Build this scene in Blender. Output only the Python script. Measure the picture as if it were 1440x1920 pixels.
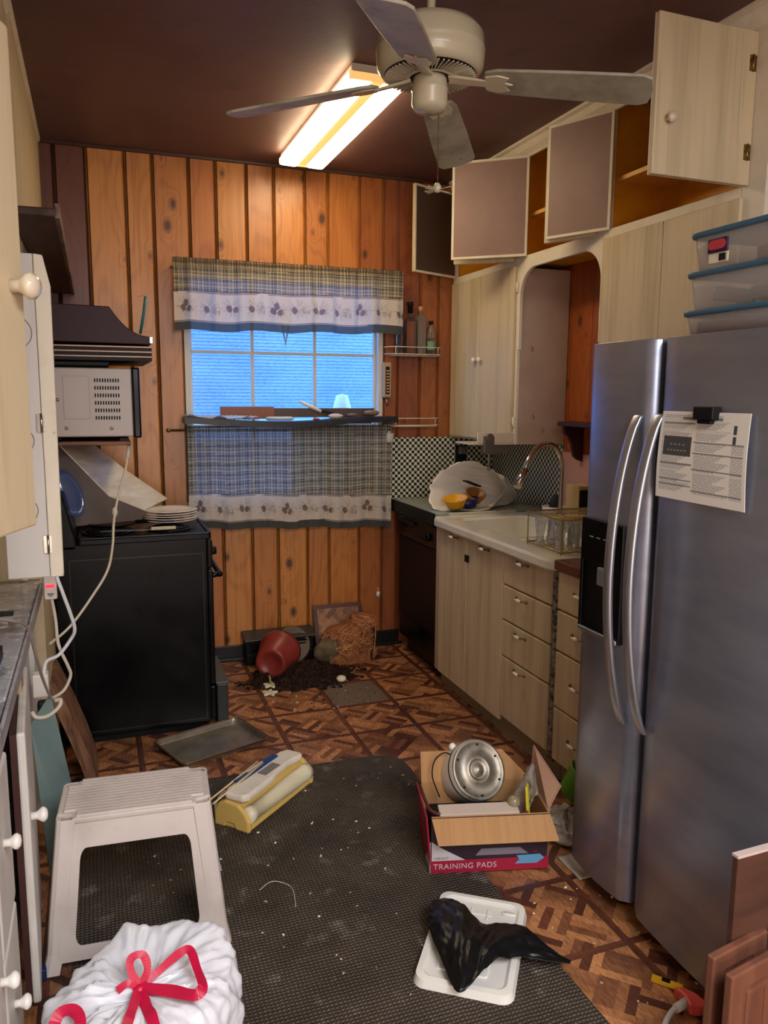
import bpy, bmesh, math, random
from math import sin, cos, pi, radians, hypot, atan2, sqrt
from mathutils import Vector, Matrix, noise
random.seed(7)
scene = bpy.context.scene
for o in list(bpy.data.objects): bpy.data.objects.remove(o)

# ---------------------------------------------------------------- camera
H = 1.585
F, YAW, PITCH, ROLL = 1478.3, .3501, -.14734, .0067175
cy_, sy_, cp_, sp_ = cos(YAW), sin(YAW), cos(PITCH), sin(PITCH)
fwd = Vector((sy_*cp_, cy_*cp_, sp_)); rt = Vector((cy_, -sy_, 0)); up = rt.cross(fwd)
r2 = rt*cos(ROLL) + up*sin(ROLL); u2 = -rt*sin(ROLL) + up*cos(ROLL)
cam = bpy.data.cameras.new('camera'); camo = bpy.data.objects.new('camera', cam)
scene.collection.objects.link(camo)
camo.matrix_world = Matrix(((r2.x, u2.x, -fwd.x, 0), (r2.y, u2.y, -fwd.y, 0), (r2.z, u2.z, -fwd.z, H), (0, 0, 0, 1)))
cam.sensor_fit = 'VERTICAL'; cam.sensor_height = 36; cam.sensor_width = 27; cam.lens = F/1920*36; cam.clip_start = .02
scene.camera = camo

# ---------------------------------------------------------------- light
EXPOSURE = 0.33
SKY = 4.2
DAY = 190
ROOM = 120
TUBE = 15
scene.view_settings.view_transform = 'Standard'; scene.view_settings.look = 'None'
scene.view_settings.gamma = 1; scene.view_settings.use_curve_mapping = False
scene.view_settings.exposure = EXPOSURE
w = bpy.data.worlds.new('sky'); scene.world = w; w.use_nodes = True
bg = w.node_tree.nodes['Background']; bg.inputs[0].default_value = (.20, .45, 1.0, 1); bg.inputs[1].default_value = SKY
def area(name, loc, rot, sx, sy, power, col):
    l = bpy.data.lights.new(name, 'AREA'); l.shape = 'RECTANGLE'; l.size = sx; l.size_y = sy; l.energy = power; l.color = col
    o = bpy.data.objects.new(name, l); scene.collection.objects.link(o); o.location = loc; o.rotation_euler = rot
    return o
# daylight through the glazed door of the room behind the camera, and that room's ceiling lamp
area('daylight_from_back_room', (.3, -2.7, 1.4), (radians(90), 0, radians(180)), 2.2, 2.2, DAY, (.70, .83, 1))
area('back_room_ceiling_lamp', (.9, -.9, 2.75), (0, 0, 0), 1.6, 1.6, ROOM, (.97, .97, 1))

# ---------------------------------------------------------------- helpers
def lin(c):
    c /= 255
    return c/12.92 if c <= .04045 else ((c+.055)/1.055)**2.4
def rgb(r, g, b): return (lin(r), lin(g), lin(b), 1)

def mat(name, c=None, r=.5, m=0, c2=None, sc=(5, 5, 5), th=(.35, .65), det=5, bump=0, bsc=None, attr=False,
        c3=None, sc3=(2, 2, 2), th3=(.5, .75), coat=0, tr=0, ior=1.45, emit=None, es=1, alpha=1, aniso=0, sub=0, rvar=0, dist=0, spec=.5):
    M = bpy.data.materials.new(name); M.use_nodes = True; nt = M.node_tree; N = nt.nodes; L = nt.links
    b = N['Principled BSDF']; b.inputs['Roughness'].default_value = r; b.inputs['Metallic'].default_value = m
    b.inputs['Coat Weight'].default_value = coat; b.inputs['Transmission Weight'].default_value = tr; b.inputs['IOR'].default_value = ior
    b.inputs['Alpha'].default_value = alpha; b.inputs['Specular IOR Level'].default_value = spec
    b.inputs['Anisotropic'].default_value = aniso
    if emit: b.inputs['Emission Color'].default_value = emit; b.inputs['Emission Strength'].default_value = es
    tc = N.new('ShaderNodeTexCoord')
    def nz(scale, detail=5, distort=0):
        mp = N.new('ShaderNodeMapping'); mp.inputs['Scale'].default_value = scale; L.new(tc.outputs['Object'], mp.inputs[0])
        t = N.new('ShaderNodeTexNoise'); t.inputs['Scale'].default_value = 1; t.inputs['Detail'].default_value = detail
        t.inputs['Roughness'].default_value = .6; t.inputs['Distortion'].default_value = distort
        L.new(mp.outputs[0], t.inputs['Vector']); return t.outputs['Fac']
    def ramp(s, a, bb):
        mr = N.new('ShaderNodeMapRange'); mr.inputs[1].default_value = a; mr.inputs[2].default_value = bb; L.new(s, mr.inputs[0]); return mr.outputs[0]
    def mix(f, A, B, mode='MIX'):
        mx = N.new('ShaderNodeMix'); mx.data_type = 'RGBA'; mx.blend_type = mode; mx.clamp_factor = True
        if isinstance(f, float): mx.inputs[0].default_value = f
        else: L.new(f, mx.inputs[0])
        for s, i in ((A, 6), (B, 7)):
            if isinstance(s, tuple): mx.inputs[i].default_value = s
            else: L.new(s, mx.inputs[i])
        return mx.outputs[2]
    cur = c
    if attr:
        at = N.new('ShaderNodeAttribute'); at.attribute_name = 'Col'; cur = at.outputs['Color']
    if c2 is not None:
        f = ramp(nz(sc, det, dist), *th)
        cur = mix(f, cur, c2 if not attr else mix(1.0, cur, c2, 'MULTIPLY'))
    if c3 is not None:
        f = ramp(nz(sc3, 6), *th3)
        cur = mix(f, cur, c3 if not attr else mix(1.0, cur, c3, 'MULTIPLY'))
    if isinstance(cur, tuple): b.inputs['Base Color'].default_value = cur
    else: L.new(cur, b.inputs['Base Color'])
    if rvar:
        f = nz((3, 3, 3), 5); mr = N.new('ShaderNodeMapRange'); mr.inputs[1].default_value = .3; mr.inputs[2].default_value = .7
        mr.inputs[3].default_value = max(0, r-rvar); mr.inputs[4].default_value = min(1, r+rvar); L.new(f, mr.inputs[0]); L.new(mr.outputs[0], b.inputs['Roughness'])
    if bump:
        bp = N.new('ShaderNodeBump'); bp.inputs['Strength'].default_value = bump; bp.inputs['Distance'].default_value = .004
        L.new(nz(bsc or sc, 4), bp.inputs['Height']); L.new(bp.outputs[0], b.inputs['Normal'])
    M['h'] = 1
    return M

ROOT = {}
def link(o): scene.collection.objects.link(o)
def tag(o, label, cat, group=None):
    o['label'] = label; o['category'] = cat
    if group: o['group'] = group
    return o
def thing(name, label, cat, loc=(0, 0, 0), rz=0, group=None):
    o = bpy.data.objects.new(name, None); link(o); o.location = loc; o.rotation_euler = (0, 0, rz); o.empty_display_size = .05
    tag(o, label, cat, group); ROOT[o.name] = Vector(loc) if rz == 0 else None
    return o
def offset_of(p):
    while p.parent is not None: p = p.parent
    return ROOT.get(p.name)

class MB:
    def __init__(s): s.bm = bmesh.new(); s.col = None; s.cur = None; s.smooth_faces = []
    def color(s, c):
        if s.col is None: s.col = s.bm.loops.layers.float_color.new('Col')
        s.cur = c; return s
    def _f(s, vs, sm=False):
        try: f = s.bm.faces.new(vs)
        except ValueError: return None
        f.smooth = sm
        if s.col is not None and s.cur is not None:
            for l in f.loops: l[s.col] = s.cur
        return f
    def poly(s, pts, sm=False): return s._f([s.bm.verts.new(p) for p in pts], sm)
    def hull8(s, P):
        v = [s.bm.verts.new(p) for p in P]
        for q in ((0, 3, 2, 1), (4, 5, 6, 7), (0, 1, 5, 4), (1, 2, 6, 5), (2, 3, 7, 6), (3, 0, 4, 7)): s._f([v[i] for i in q])
        return s
    def box(s, x0, x1, y0, y1, z0, z1, M=None):
        P = [Vector(p) for p in ((x0, y0, z0), (x1, y0, z0), (x1, y1, z0), (x0, y1, z0), (x0, y0, z1), (x1, y0, z1), (x1, y1, z1), (x0, y1, z1))]
        if M is not None: P = [M @ p for p in P]
        return s.hull8(P)
    def prism(s, pts, a, b, M=None, sm=False):   # pts 2-D in (u,v), extruded in w from a to b; M maps (u,v,w)
        M = M or Matrix(); A = [s.bm.verts.new(M @ Vector((u, v, a))) for u, v in pts]; B = [s.bm.verts.new(M @ Vector((u, v, b))) for u, v in pts]
        n = len(pts); s._f(A[::-1]); s._f(B)
        for i in range(n): s._f([A[i], A[(i+1) % n], B[(i+1) % n], B[i]], sm)
        return s
    def ring(s, outer, inner, a, b, M=None):
        M = M or Matrix(); n = len(outer)
        V = [[s.bm.verts.new(M @ Vector((u, v, w))) for u, v in pl] for pl, w in ((outer, a), (inner, a), (outer, b), (inner, b))]
        for i in range(n):
            j = (i+1) % n
            s._f([V[0][i], V[1][i], V[1][j], V[0][j]]); s._f([V[2][i], V[2][j], V[3][j], V[3][i]])
            s._f([V[0][i], V[0][j], V[2][j], V[2][i]]); s._f([V[1][i], V[3][i], V[3][j], V[1][j]])
        return s
    def tube(s, pts, r, seg=8, closed=False, cap=True):
        pts = [Vector(p) for p in pts]; n = len(pts); rs = r if isinstance(r, (list, tuple)) else [r]*n
        rings = []; prev = None
        for i, p in enumerate(pts):
            t = (pts[(i+1) % n]-pts[i-1]) if closed else (pts[min(i+1, n-1)]-pts[max(i-1, 0)])
            t.normalize()
            if prev is None: a = t.orthogonal().normalized()
            else:
                a = prev - t*prev.dot(t)
                a = a.normalized() if a.length > 1e-6 else t.orthogonal().normalized()
            prev = a; b = t.cross(a)
            rings.append([s.bm.verts.new(p+(a*cos(2*pi*k/seg)+b*sin(2*pi*k/seg))*rs[i]) for k in range(seg)])
        m = n if closed else n-1
        for i in range(m):
            A, B = rings[i], rings[(i+1) % n]
            for k in range(seg): s._f([A[k], A[(k+1) % seg], B[(k+1) % seg], B[k]], True)
        if cap and not closed: s._f(rings[0][::-1]); s._f(rings[-1])
        return s
    def cyl(s, p0, p1, r0, r1=None, seg=16): return s.tube([p0, p1], [r0, r0 if r1 is None else r1], seg)
    def lathe(s, prof, M=None, seg=32, a0=0, a1=2*pi, sx=1, sy=1):
        M = M or Matrix(); full = abs(a1-a0-2*pi) < 1e-6; k = seg if full else seg+1; R = []
        for r, z in prof:
            if r < 1e-6: R.append([s.bm.verts.new(M @ Vector((0, 0, z)))]*k)
            else: R.append([s.bm.verts.new(M @ Vector((r*sx*cos(a0+(a1-a0)*i/seg), r*sy*sin(a0+(a1-a0)*i/seg), z))) for i in range(k)])
        for A, B in zip(R, R[1:]):
            for i in range(k if full else k-1):
                j = (i+1) % k; q = []
                for v in (A[i], A[j], B[j], B[i]):
                    if v not in q: q.append(v)
                if len(q) > 2: s._f(q, True)
        return s
    def sphere(s, c, r, seg=16, rz=None, M=None):
        rz = rz or r; pr = [(r*sin(pi*i/10) if 0 < i < 10 else 0, rz*-cos(pi*i/10)) for i in range(11)]
        return s.lathe(pr, (M or Matrix()) if c is None else Matrix.Translation(c), seg)
    def grid(s, fn, nu, nv, colfn=None, sm=True, closeu=False):
        if colfn and s.col is None: s.col = s.bm.loops.layers.float_color.new('Col')
        V = [[s.bm.verts.new(fn(i/nu, j/nv)) for j in range(nv+1)] for i in range(nu if closeu else nu+1)]
        if colfn: C = [[colfn(i/nu, j/nv) for j in range(nv+1)] for i in range(nu+1)]
        for i in range(nu):
            i2 = (i+1) % nu if closeu else i+1
            for j in range(nv):
                f = s._f([V[i][j], V[i2][j], V[i2][j+1], V[i][j+1]], sm)
                if colfn and f:
                    for l, (a, b) in zip(f.loops, ((i, j), (i+1, j), (i+1, j+1), (i, j+1))): l[s.col] = C[a][b]
        return s
    def build(s, name, m, parent=None, bevel=0, seg=2, solid=0, world=True, smooth=False, sub=0, fixn=True, soff=0, angle=35):
        if parent is not None and world:
            off = offset_of(parent)
            if off is not None: bmesh.ops.translate(s.bm, verts=s.bm.verts, vec=-off)
        if fixn: bmesh.ops.recalc_face_normals(s.bm, faces=s.bm.faces)
        if smooth:
            for f in s.bm.faces: f.smooth = True
        me = bpy.data.meshes.new(name); s.bm.to_mesh(me); s.bm.free()
        for x in (m if isinstance(m, (list, tuple)) else [m]): me.materials.append(x)
        o = bpy.data.objects.new(name, me); link(o)
        if parent is not None: o.parent = parent
        if solid: md = o.modifiers.new('thickness', 'SOLIDIFY'); md.thickness = solid; md.offset = soff
        if bevel: md = o.modifiers.new('bevel', 'BEVEL'); md.width = bevel; md.segments = seg; md.limit_method = 'ANGLE'; md.angle_limit = radians(angle)
        if sub: md = o.modifiers.new('sub', 'SUBSURF'); md.levels = sub; md.render_levels = sub
        return o
def struct(o): o['kind'] = 'structure'; return o
def stuff(o): o['kind'] = 'stuff'; return o
def copy_tree(o, parent=None):
    c = o.copy(); link(c); c.parent = parent
    for ch in list(o.children): copy_tree(ch, c)
    return c
def rrect(x0, x1, y0, y1, r, n=5):
    P = []
    for cx, cy, a in ((x1-r, y1-r, 0), (x0+r, y1-r, 90), (x0+r, y0+r, 180), (x1-r, y0+r, 270)):
        for i in range(n+1):
            t = radians(a+90*i/n); P.append((cx+r*cos(t), cy+r*sin(t)))
    return P
def axes(o, u, v, w_=None):   # matrix whose columns are u, v, w
    u = Vector(u); v = Vector(v); w_ = Vector(w_) if w_ else u.cross(v)
    return Matrix(((u.x, v.x, w_.x, o[0]), (u.y, v.y, w_.y, o[1]), (u.z, v.z, w_.z, o[2]), (0, 0, 0, 1)))
YZ = lambda x=0: axes((x, 0, 0), (0, 1, 0), (0, 0, 1), (1, 0, 0))   # (u,v,w) -> (w+x, u, v)
XZ = lambda y=0: axes((0, y, 0), (1, 0, 0), (0, 0, 1), (0, 1, 0))   # (u,v,w) -> (u, w+y, v)
def spline(P, n=8):
    P = [Vector(p) for p in P]; out = []
    for i in range(len(P)-1):
        a = P[max(i-1, 0)]; b = P[i]; c = P[i+1]; d = P[min(i+2, len(P)-1)]
        for k in range(n):
            t = k/n; out.append(.5*((2*b)+(c-a)*t+(2*a-5*b+4*c-d)*t*t+(3*b-a-3*c+d)*t**3))
    out.append(P[-1]); return out
def fbm(x, y, z=0): return noise.fractal(Vector((x, y, z)), 1, 2, 4)

# ---------------------------------------------------------------- materials
BEIGE = mat('painted_beige_wood', rgb(208, 190, 154), .5, c2=rgb(164, 148, 116), sc=(15, 15, .9), th=(.46, .86), c3=rgb(124, 122, 108), sc3=(34, 34, 1.1), th3=(.58, .9), bump=.1, bsc=(60, 60, 5))
BEIGE_L = mat('painted_beige_wood_left', rgb(204, 186, 150), .6, c2=rgb(176, 156, 116), sc=(20, 20, 1.2), th=(.5, .75), bump=.08, bsc=(60, 60, 5))
IVORY = mat('ivory_trim_paint', rgb(226, 216, 194), .5, c2=rgb(204, 192, 168), sc=(7, 7, 7), th=(.5, .8), c3=rgb(110, 100, 84), sc3=(30, 30, 30), th3=(.68, .78))
WHITEPAINT = mat('white_door_paint', rgb(205, 200, 192), .45, c2=rgb(176, 168, 156), sc=(12, 12, 3), th=(.5, .8))
MAUVE = mat('mauve_inner_paint', rgb(150, 120, 110), .5, c2=rgb(134, 106, 98), sc=(6, 6, 6), th=(.35, .8), c3=rgb(190, 170, 155), sc3=(45, 45, 45), th3=(.73, .76))
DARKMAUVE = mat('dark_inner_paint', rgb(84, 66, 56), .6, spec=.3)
TAUPE = mat('taupe_wall_paint', rgb(190, 168, 148), .6, c2=rgb(174, 150, 132), sc=(4, 4, 4), th=(.4, .7))
PINKWALL = mat('pink_wall_paint', rgb(196, 150, 144), .5)
YELLOWIN = mat('yellow_inner_paint', rgb(222, 156, 30), .5, c2=rgb(190, 126, 24), sc=(5, 5, 5), th=(.4, .7))
BLACKGLOSS = mat('black_enamel', rgb(8, 8, 9), .3, spec=.25, c2=rgb(16, 16, 17), sc=(6, 6, 6), th=(.55, .8), rvar=.1)
BLACKM = mat('black_matt', rgb(15, 15, 16), .5, spec=.25)
BLACKV = mat('black_vinyl_base', rgb(18, 17, 17), .4)
CHROME = mat('brushed_nickel', rgb(190, 182, 172), .22, 1)
BRASS = mat('tarnished_brass', rgb(150, 120, 72), .35, 1, c2=rgb(70, 54, 36), sc=(60, 60, 60), th=(.5, .7))
WHITEP = mat('white_porcelain', rgb(235, 230, 222), .15, coat=.3)
KNOBIV = mat('ivory_knob', rgb(214, 200, 176), .2, coat=.4)
ENAMEL = mat('white_enamel', rgb(232, 230, 218), .12, coat=.4, c2=rgb(206, 200, 170), sc=(5, 5, 5), th=(.5, .8))
STEEL = mat('stainless_steel', rgb(160, 165, 180), .36, .8, c2=rgb(140, 145, 162), sc=(2, 2, 9), th=(.4, .7), rvar=.05)
STEELH = mat('steel_handle', rgb(190, 194, 204), .32, .9)
def thin_glass(name, tint, white=.06, gloss=.5):
    M = bpy.data.materials.new(name); M.use_nodes = True; nt = M.node_tree; N = nt.nodes; L = nt.links
    for n_ in list(N): N.remove(n_)
    o = N.new('ShaderNodeOutputMaterial'); t = N.new('ShaderNodeBsdfTransparent'); t.inputs[0].default_value = tint
    g = N.new('ShaderNodeBsdfGlossy'); g.inputs['Roughness'].default_value = .06; lw = N.new('ShaderNodeLayerWeight'); lw.inputs[0].default_value = gloss
    d = N.new('ShaderNodeBsdfDiffuse'); d.inputs[0].default_value = (.8, .8, .78, 1); a = N.new('ShaderNodeMixShader'); a.inputs[0].default_value = white
    L.new(t.outputs[0], a.inputs[1]); L.new(d.outputs[0], a.inputs[2]); m_ = N.new('ShaderNodeMixShader'); L.new(lw.outputs['Facing'], m_.inputs[0]); L.new(a.outputs[0], m_.inputs[1]); L.new(g.outputs[0], m_.inputs[2]); L.new(m_.outputs[0], o.inputs[0]); return M
GLASS = thin_glass('clear_glass', (.93, .95, .95, 1), .16, .22)
DARKWOOD = mat('dark_brown_wood', rgb(78, 50, 38), .5, spec=.3, c2=rgb(44, 26, 20), sc=(20, 4, 20), th=(.4, .7))
MAROON = mat('maroon_paint', rgb(64, 30, 32), .4, spec=.3)
WHITEPL = mat('white_plastic', rgb(222, 216, 206), .4)
CORD = mat('cream_cord', rgb(205, 196, 176), .5)
# ================================================================ the room
CEIL = 2.86; BACK = 4.61; RW = 2.45; LW = -.21; JOG = 3.1
# ---- parquet pattern vinyl floor: tiles with dark borders and a diagonal basket weave
def clip(poly, x0, x1, y0, y1):
    for ax, lim, sg in ((0, x0, 1), (0, x1, -1), (1, y0, 1), (1, y1, -1)):
        out = []
        for i in range(len(poly)):
            a, b = poly[i], poly[(i+1) % len(poly)]
            ia, ib = (a[ax]-lim)*sg >= 0, (b[ax]-lim)*sg >= 0
            if ia: out.append(a)
            if ia != ib:
                t = (lim-a[ax])/(b[ax]-a[ax]); out.append((a[0]+t*(b[0]-a[0]), a[1]+t*(b[1]-a[1])))
        poly = out
        if len(poly) < 3: return []
    return poly
FL = mat('parquet_vinyl', None, .38, attr=True, c2=(.55, .48, .44, 1), sc=(140, 30, 60), th=(.4, .65), c3=(.45, .4, .38, 1), sc3=(2.2, 2.2, 2.2), th3=(.5, .85), coat=.1, rvar=.12)
m = MB()
TX, TY, BW = .32, .3265, .026
lightc = [(182, 126, 82), (172, 116, 74), (190, 132, 86)]; midc = [(144, 94, 62), (152, 102, 66), (134, 86, 58)]; darkc = [(96, 56, 40), (104, 60, 44), (88, 50, 36)]
def C3(c, k=1.0): return rgb(*[x*k for x in c])
m.color(C3((90, 54, 40)))
LATE = []
for i in range(-6, 6):
    for j in range(-18, 4):
        x0 = 1.085+i*TX; y0 = 3.69+j*TY; x1 = x0+TX; y1 = y0+TY
        if x0 > 2.5 or x1 < -.95 or y0 > BACK+.05 or y1 < -2.9: continue
        rr = random.Random(i*97+j)
        def quad(p, c):
            m.color(C3(c, rr.uniform(.9, 1.1))); m.poly([(a, b, 0) for a, b in p])
        h = BW/2
        missing = (i, j) == (0, 0)
        if missing:
            m.color(C3((120, 108, 98))); m.poly([(x0+h, y0+h, 0), (x1-h, y0+h, 0), (x1-h, y1-h, 0), (x0+h, y1-h, 0)])
        else:
            X0, X1, Y0, Y1 = x0+h, x1-h, y0+h, y1-h; cx, cy = (X0+X1)/2, (Y0+Y1)/2
            s = .028; nst = 4; blk = s*nst
            for a in range(-4, 4):
                for b in range(-4, 4):
                    hor = (a+b) % 2 == 0
                    for k in range(nst):
                        if hor: q = [(a*blk, b*blk+k*s), ((a+1)*blk, b*blk+k*s), ((a+1)*blk, b*blk+(k+1)*s), (a*blk, b*blk+(k+1)*s)]
                        else: q = [(a*blk+k*s, b*blk), (a*blk+(k+1)*s, b*blk), (a*blk+(k+1)*s, (b+1)*blk), (a*blk+k*s, (b+1)*blk)]
                        c_, s_ = cos(pi/4), sin(pi/4)
                        q = [(cx+(u-.5*blk)*c_-(v-.5*blk)*s_, cy+(u-.5*blk)*s_+(v-.5*blk)*c_) for u, v in q]
                        q = clip(q, X0, X1, Y0, Y1)
                        if q: quad(q, rr.choice(lightc+lightc+lightc+midc+midc+darkc) if max(abs(a), abs(b)) <= 1 else lightc[0])
        # border strips, split where they cross
        for (a0, b0, a1, b1) in ((x0-h, y0+h, x0+h, y1-h), (x0+h, y0-h, x1-h, y0+h)):
            am = (a0+a1)/2; bm_ = (b0+b1)/2
            if a1-a0 < b1-b0: parts = ((a0, b0, am, b1), (am, b0, a1, b1))
            else: parts = ((a0, b0, a1, bm_), (a0, bm_, a1, b1))
            for p in parts: quad([(p[0], p[1]), (p[2], p[1]), (p[2], p[3]), (p[0], p[3])], rr.choice(darkc+[(104, 62, 44)]))
        quad([(x0-h, y0-h), (x0+h, y0-h), (x0+h, y0+h), (x0-h, y0+h)], rr.choice(darkc))
m.color(C3((60, 40, 30)))
struct(m.build('floor', FL, fixn=False))
m = MB(); m.box(-.95, RW+.1, -3, BACK+.1, -.06, -.002); struct(m.build('floor_base', DARKWOOD))

CE = mat('brown_ceiling_paint', rgb(114, 82, 78), .5, c2=rgb(96, 68, 64), sc=(1.5, 1.5, 1.5), th=(.4, .7), bump=.25, bsc=(22, 22, 22), c3=rgb(60, 42, 38), sc3=(5, 5, 5), th3=(.62, .9))
m = MB(); m.box(-.95, RW+.1, -3, BACK+.1, CEIL, CEIL+.06); struct(m.build('ceiling', CE))

# ---- knotty pine
def pine_mat(name, k=1.0):
    M = bpy.data.materials.new(name); M.use_nodes = True; nt = M.node_tree; N = nt.nodes; L = nt.links; b = N['Principled BSDF']
    b.inputs['Roughness'].default_value = .42; b.inputs['Coat Weight'].default_value = .25; b.inputs['Coat Roughness'].default_value = .25
    tc = N.new('ShaderNodeTexCoord'); at = N.new('ShaderNodeAttribute'); at.attribute_name = 'Col'
    def mp(sc, add=None):
        n = N.new('ShaderNodeMapping'); n.inputs['Scale'].default_value = sc; L.new(tc.outputs['Object'], n.inputs[0])
        return n.outputs[0]
    def mth(op, a, b_=None):
        n = N.new('ShaderNodeMath'); n.operation = op
        for i, v in enumerate((a, b_)):
            if v is None: continue
            if isinstance(v, (int, float)): n.inputs[i].default_value = v
            else: L.new(v, n.inputs[i])
        return n.outputs[0]
    def rmp(s, a, bb, c=0, d=1):
        n = N.new('ShaderNodeMapRange'); n.interpolation_type = 'SMOOTHSTEP'; n.inputs[1].default_value = a; n.inputs[2].default_value = bb; n.inputs[3].default_value = c; n.inputs[4].default_value = d; L.new(s, n.inputs[0]); return n.outputs[0]
    def mx(f, A, B, mode='MIX'):
        n = N.new('ShaderNodeMix'); n.data_type = 'RGBA'; n.blend_type = mode
        if isinstance(f, (int, float)): n.inputs[0].default_value = f
        else: L.new(f, n.inputs[0])
        for s, i in ((A, 6), (B, 7)):
            if isinstance(s, tuple): n.inputs[i].default_value = s
            else: L.new(s, n.inputs[i])
        return n.outputs[2]
    vo = N.new('ShaderNodeTexVoronoi'); vo.inputs['Scale'].default_value = 1; vo.feature = 'F1'; vo.voronoi_dimensions = '2D'; sp_ = N.new('ShaderNodeSeparateXYZ'); L.new(tc.outputs['Object'], sp_.inputs[0]); cb_ = N.new('ShaderNodeCombineXYZ')
    L.new(mth('MULTIPLY', mth('ADD', sp_.outputs[0], sp_.outputs[1]), 4.6), cb_.inputs[0]); L.new(mth('MULTIPLY', sp_.outputs[2], 2.7), cb_.inputs[1]); L.new(cb_.outputs[0], vo.inputs['Vector'])
    sc_ = N.new('ShaderNodeSeparateColor'); L.new(vo.outputs['Color'], sc_.inputs[0])
    d = mth('ADD', vo.outputs['Distance'], mth('MULTIPLY', sc_.outputs[0], .085))
    halo = rmp(d, .05, .30, 1, 0)
    # cathedral grain: coordinate bent round the knots
    nz = N.new('ShaderNodeTexNoise'); nz.inputs['Scale'].default_value = 1; nz.inputs['Detail'].default_value = 2; L.new(mp((3.2, 3.2, .8)), nz.inputs['Vector'])
    t = mth('ADD', mth('MULTIPLY', nz.outputs['Fac'], 7.0), mth('MULTIPLY', halo, 1.0))
    ring = mth('SINE', mth('MULTIPLY', t, 14.0))
    fine = N.new('ShaderNodeTexNoise'); fine.inputs['Scale'].default_value = 1; fine.inputs['Detail'].default_value = 4; L.new(mp((90, 90, 2.5)), fine.inputs['Vector'])
    g = mth('ADD', mth('MULTIPLY', rmp(ring, -.2, 1.0), .16), mth('MULTIPLY', fine.outputs['Fac'], .75))
    c = mx(rmp(g, .25, .8, 0, .75), at.outputs['Color'], mx(1.0, at.outputs['Color'], (.55, .42, .30, 1), 'MULTIPLY'))
    c = mx(rmp(d, .085, .15, .6, 0), c, (.16, .055, .018, 1))
    c = mx(rmp(d, .05, .09, .85, 0), c, (.055, .018, .007, 1))
    bl = N.new('ShaderNodeTexNoise'); bl.inputs['Scale'].default_value = 1; bl.inputs['Detail'].default_value = 3; L.new(mp((2.5, 2.5, 1.4)), bl.inputs['Vector'])
    c = mx(rmp(bl.outputs['Fac'], .5, .8, 0, .5), c, mx(1.0, c, (.6, .42, .36, 1), 'MULTIPLY'))
    L.new(c, b.inputs['Base Color'])
    return M
PINE = pine_mat('knotty_pine')
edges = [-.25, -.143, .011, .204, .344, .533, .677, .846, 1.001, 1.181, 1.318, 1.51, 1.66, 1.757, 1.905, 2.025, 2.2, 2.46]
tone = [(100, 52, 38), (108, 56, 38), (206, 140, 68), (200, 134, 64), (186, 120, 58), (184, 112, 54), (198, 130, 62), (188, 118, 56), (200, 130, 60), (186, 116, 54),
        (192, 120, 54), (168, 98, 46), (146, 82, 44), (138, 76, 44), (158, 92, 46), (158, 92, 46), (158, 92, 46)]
WX0, WX1, WZ0, WZ1 = .485, 1.665, .97, 2.26
def plank(m, x0, x1, z0, z1, y, tcol, flip=1):
    # bead-edged board: two small beads at the joint, groove between
    P = [(x0, 0), (x0, -.012), (x0+.004, -.017), (x0+.009, -.012), (x0+.012, -.018), (x1-.012, -.018), (x1-.009, -.012), (x1-.005, -.017), (x1-.0015, -.012), (x1-.0015, 0)]
    m.color(rgb(*tcol)); n = len(P)
    A = [m.bm.verts.new((px, y+py, z0)) for px, py in P]; B = [m.bm.verts.new((px, y+py, z1)) for px, py in P]
    for i in range(n-1):
        m.color(rgb(*[v*(.36 if i in (0, 2, 7, 8) else 1) for v in tcol]) if i in (0, 2, 6, 7, 8) else rgb(*tcol))
        m._f([A[i], B[i], B[i+1], A[i+1]])
    m.color(rgb(*tcol)); m._f(A); m._f(B[::-1])
m = MB()
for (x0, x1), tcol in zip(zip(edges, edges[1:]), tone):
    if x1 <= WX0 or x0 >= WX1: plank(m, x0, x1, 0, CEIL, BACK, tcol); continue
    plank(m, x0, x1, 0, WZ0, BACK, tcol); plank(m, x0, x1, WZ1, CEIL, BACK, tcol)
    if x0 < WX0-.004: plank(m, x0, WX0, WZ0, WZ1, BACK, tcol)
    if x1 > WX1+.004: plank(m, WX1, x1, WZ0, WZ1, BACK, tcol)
m.color(rgb(60, 40, 30))
for x0, x1, z0, z1 in ((-.95, WX0, -.02, CEIL), (WX1, RW+.1, -.02, CEIL), (WX0, WX1, -.02, WZ0), (WX0, WX1, WZ1, CEIL)): m.box(x0, x1, BACK, BACK+.12, z0, z1)
struct(m.build('wall_back', PINE))
# right wall: pine above, painted below and near
m = MB(); ys = [4.61, 4.42, 4.25, 4.06, 3.9, 3.74, 3.55, 3.38, 3.2, 3.0, 2.8, 2.6, 2.4, 2.2]
for a, b in zip(ys, ys[1:]):
    c = random.choice([(176, 92, 36), (184, 100, 42), (164, 84, 34)]); m.color(rgb(*c)); m.box(RW-.015, RW+.1, b+.002, a-.002, 0, CEIL)
    m.color(rgb(60, 30, 16)); m.box(RW-.010, RW+.05, b-.002, b+.002, 0, CEIL)
struct(m.build('wall_right', PINE))
m = MB(); m.box(2.14, RW+.1, -3, 2.14, 0, CEIL); struct(m.build('wall_right_near', mat('mauve_taupe_wall', rgb(140, 112, 102), .6)))
m = MB(); m.box(-.95, LW, JOG, BACK+.1, 0, CEIL); struct(m.build('wall_left_far', BEIGE_L))
m = MB(); m.box(-1.0, -.85, -3, JOG, 0, CEIL); struct(m.build('wall_left', TAUPE))
m = MB(); m.box(-1.0, RW+.1, -3.1, -3, 0, CEIL); struct(m.build('wall_behind', TAUPE))
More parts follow.
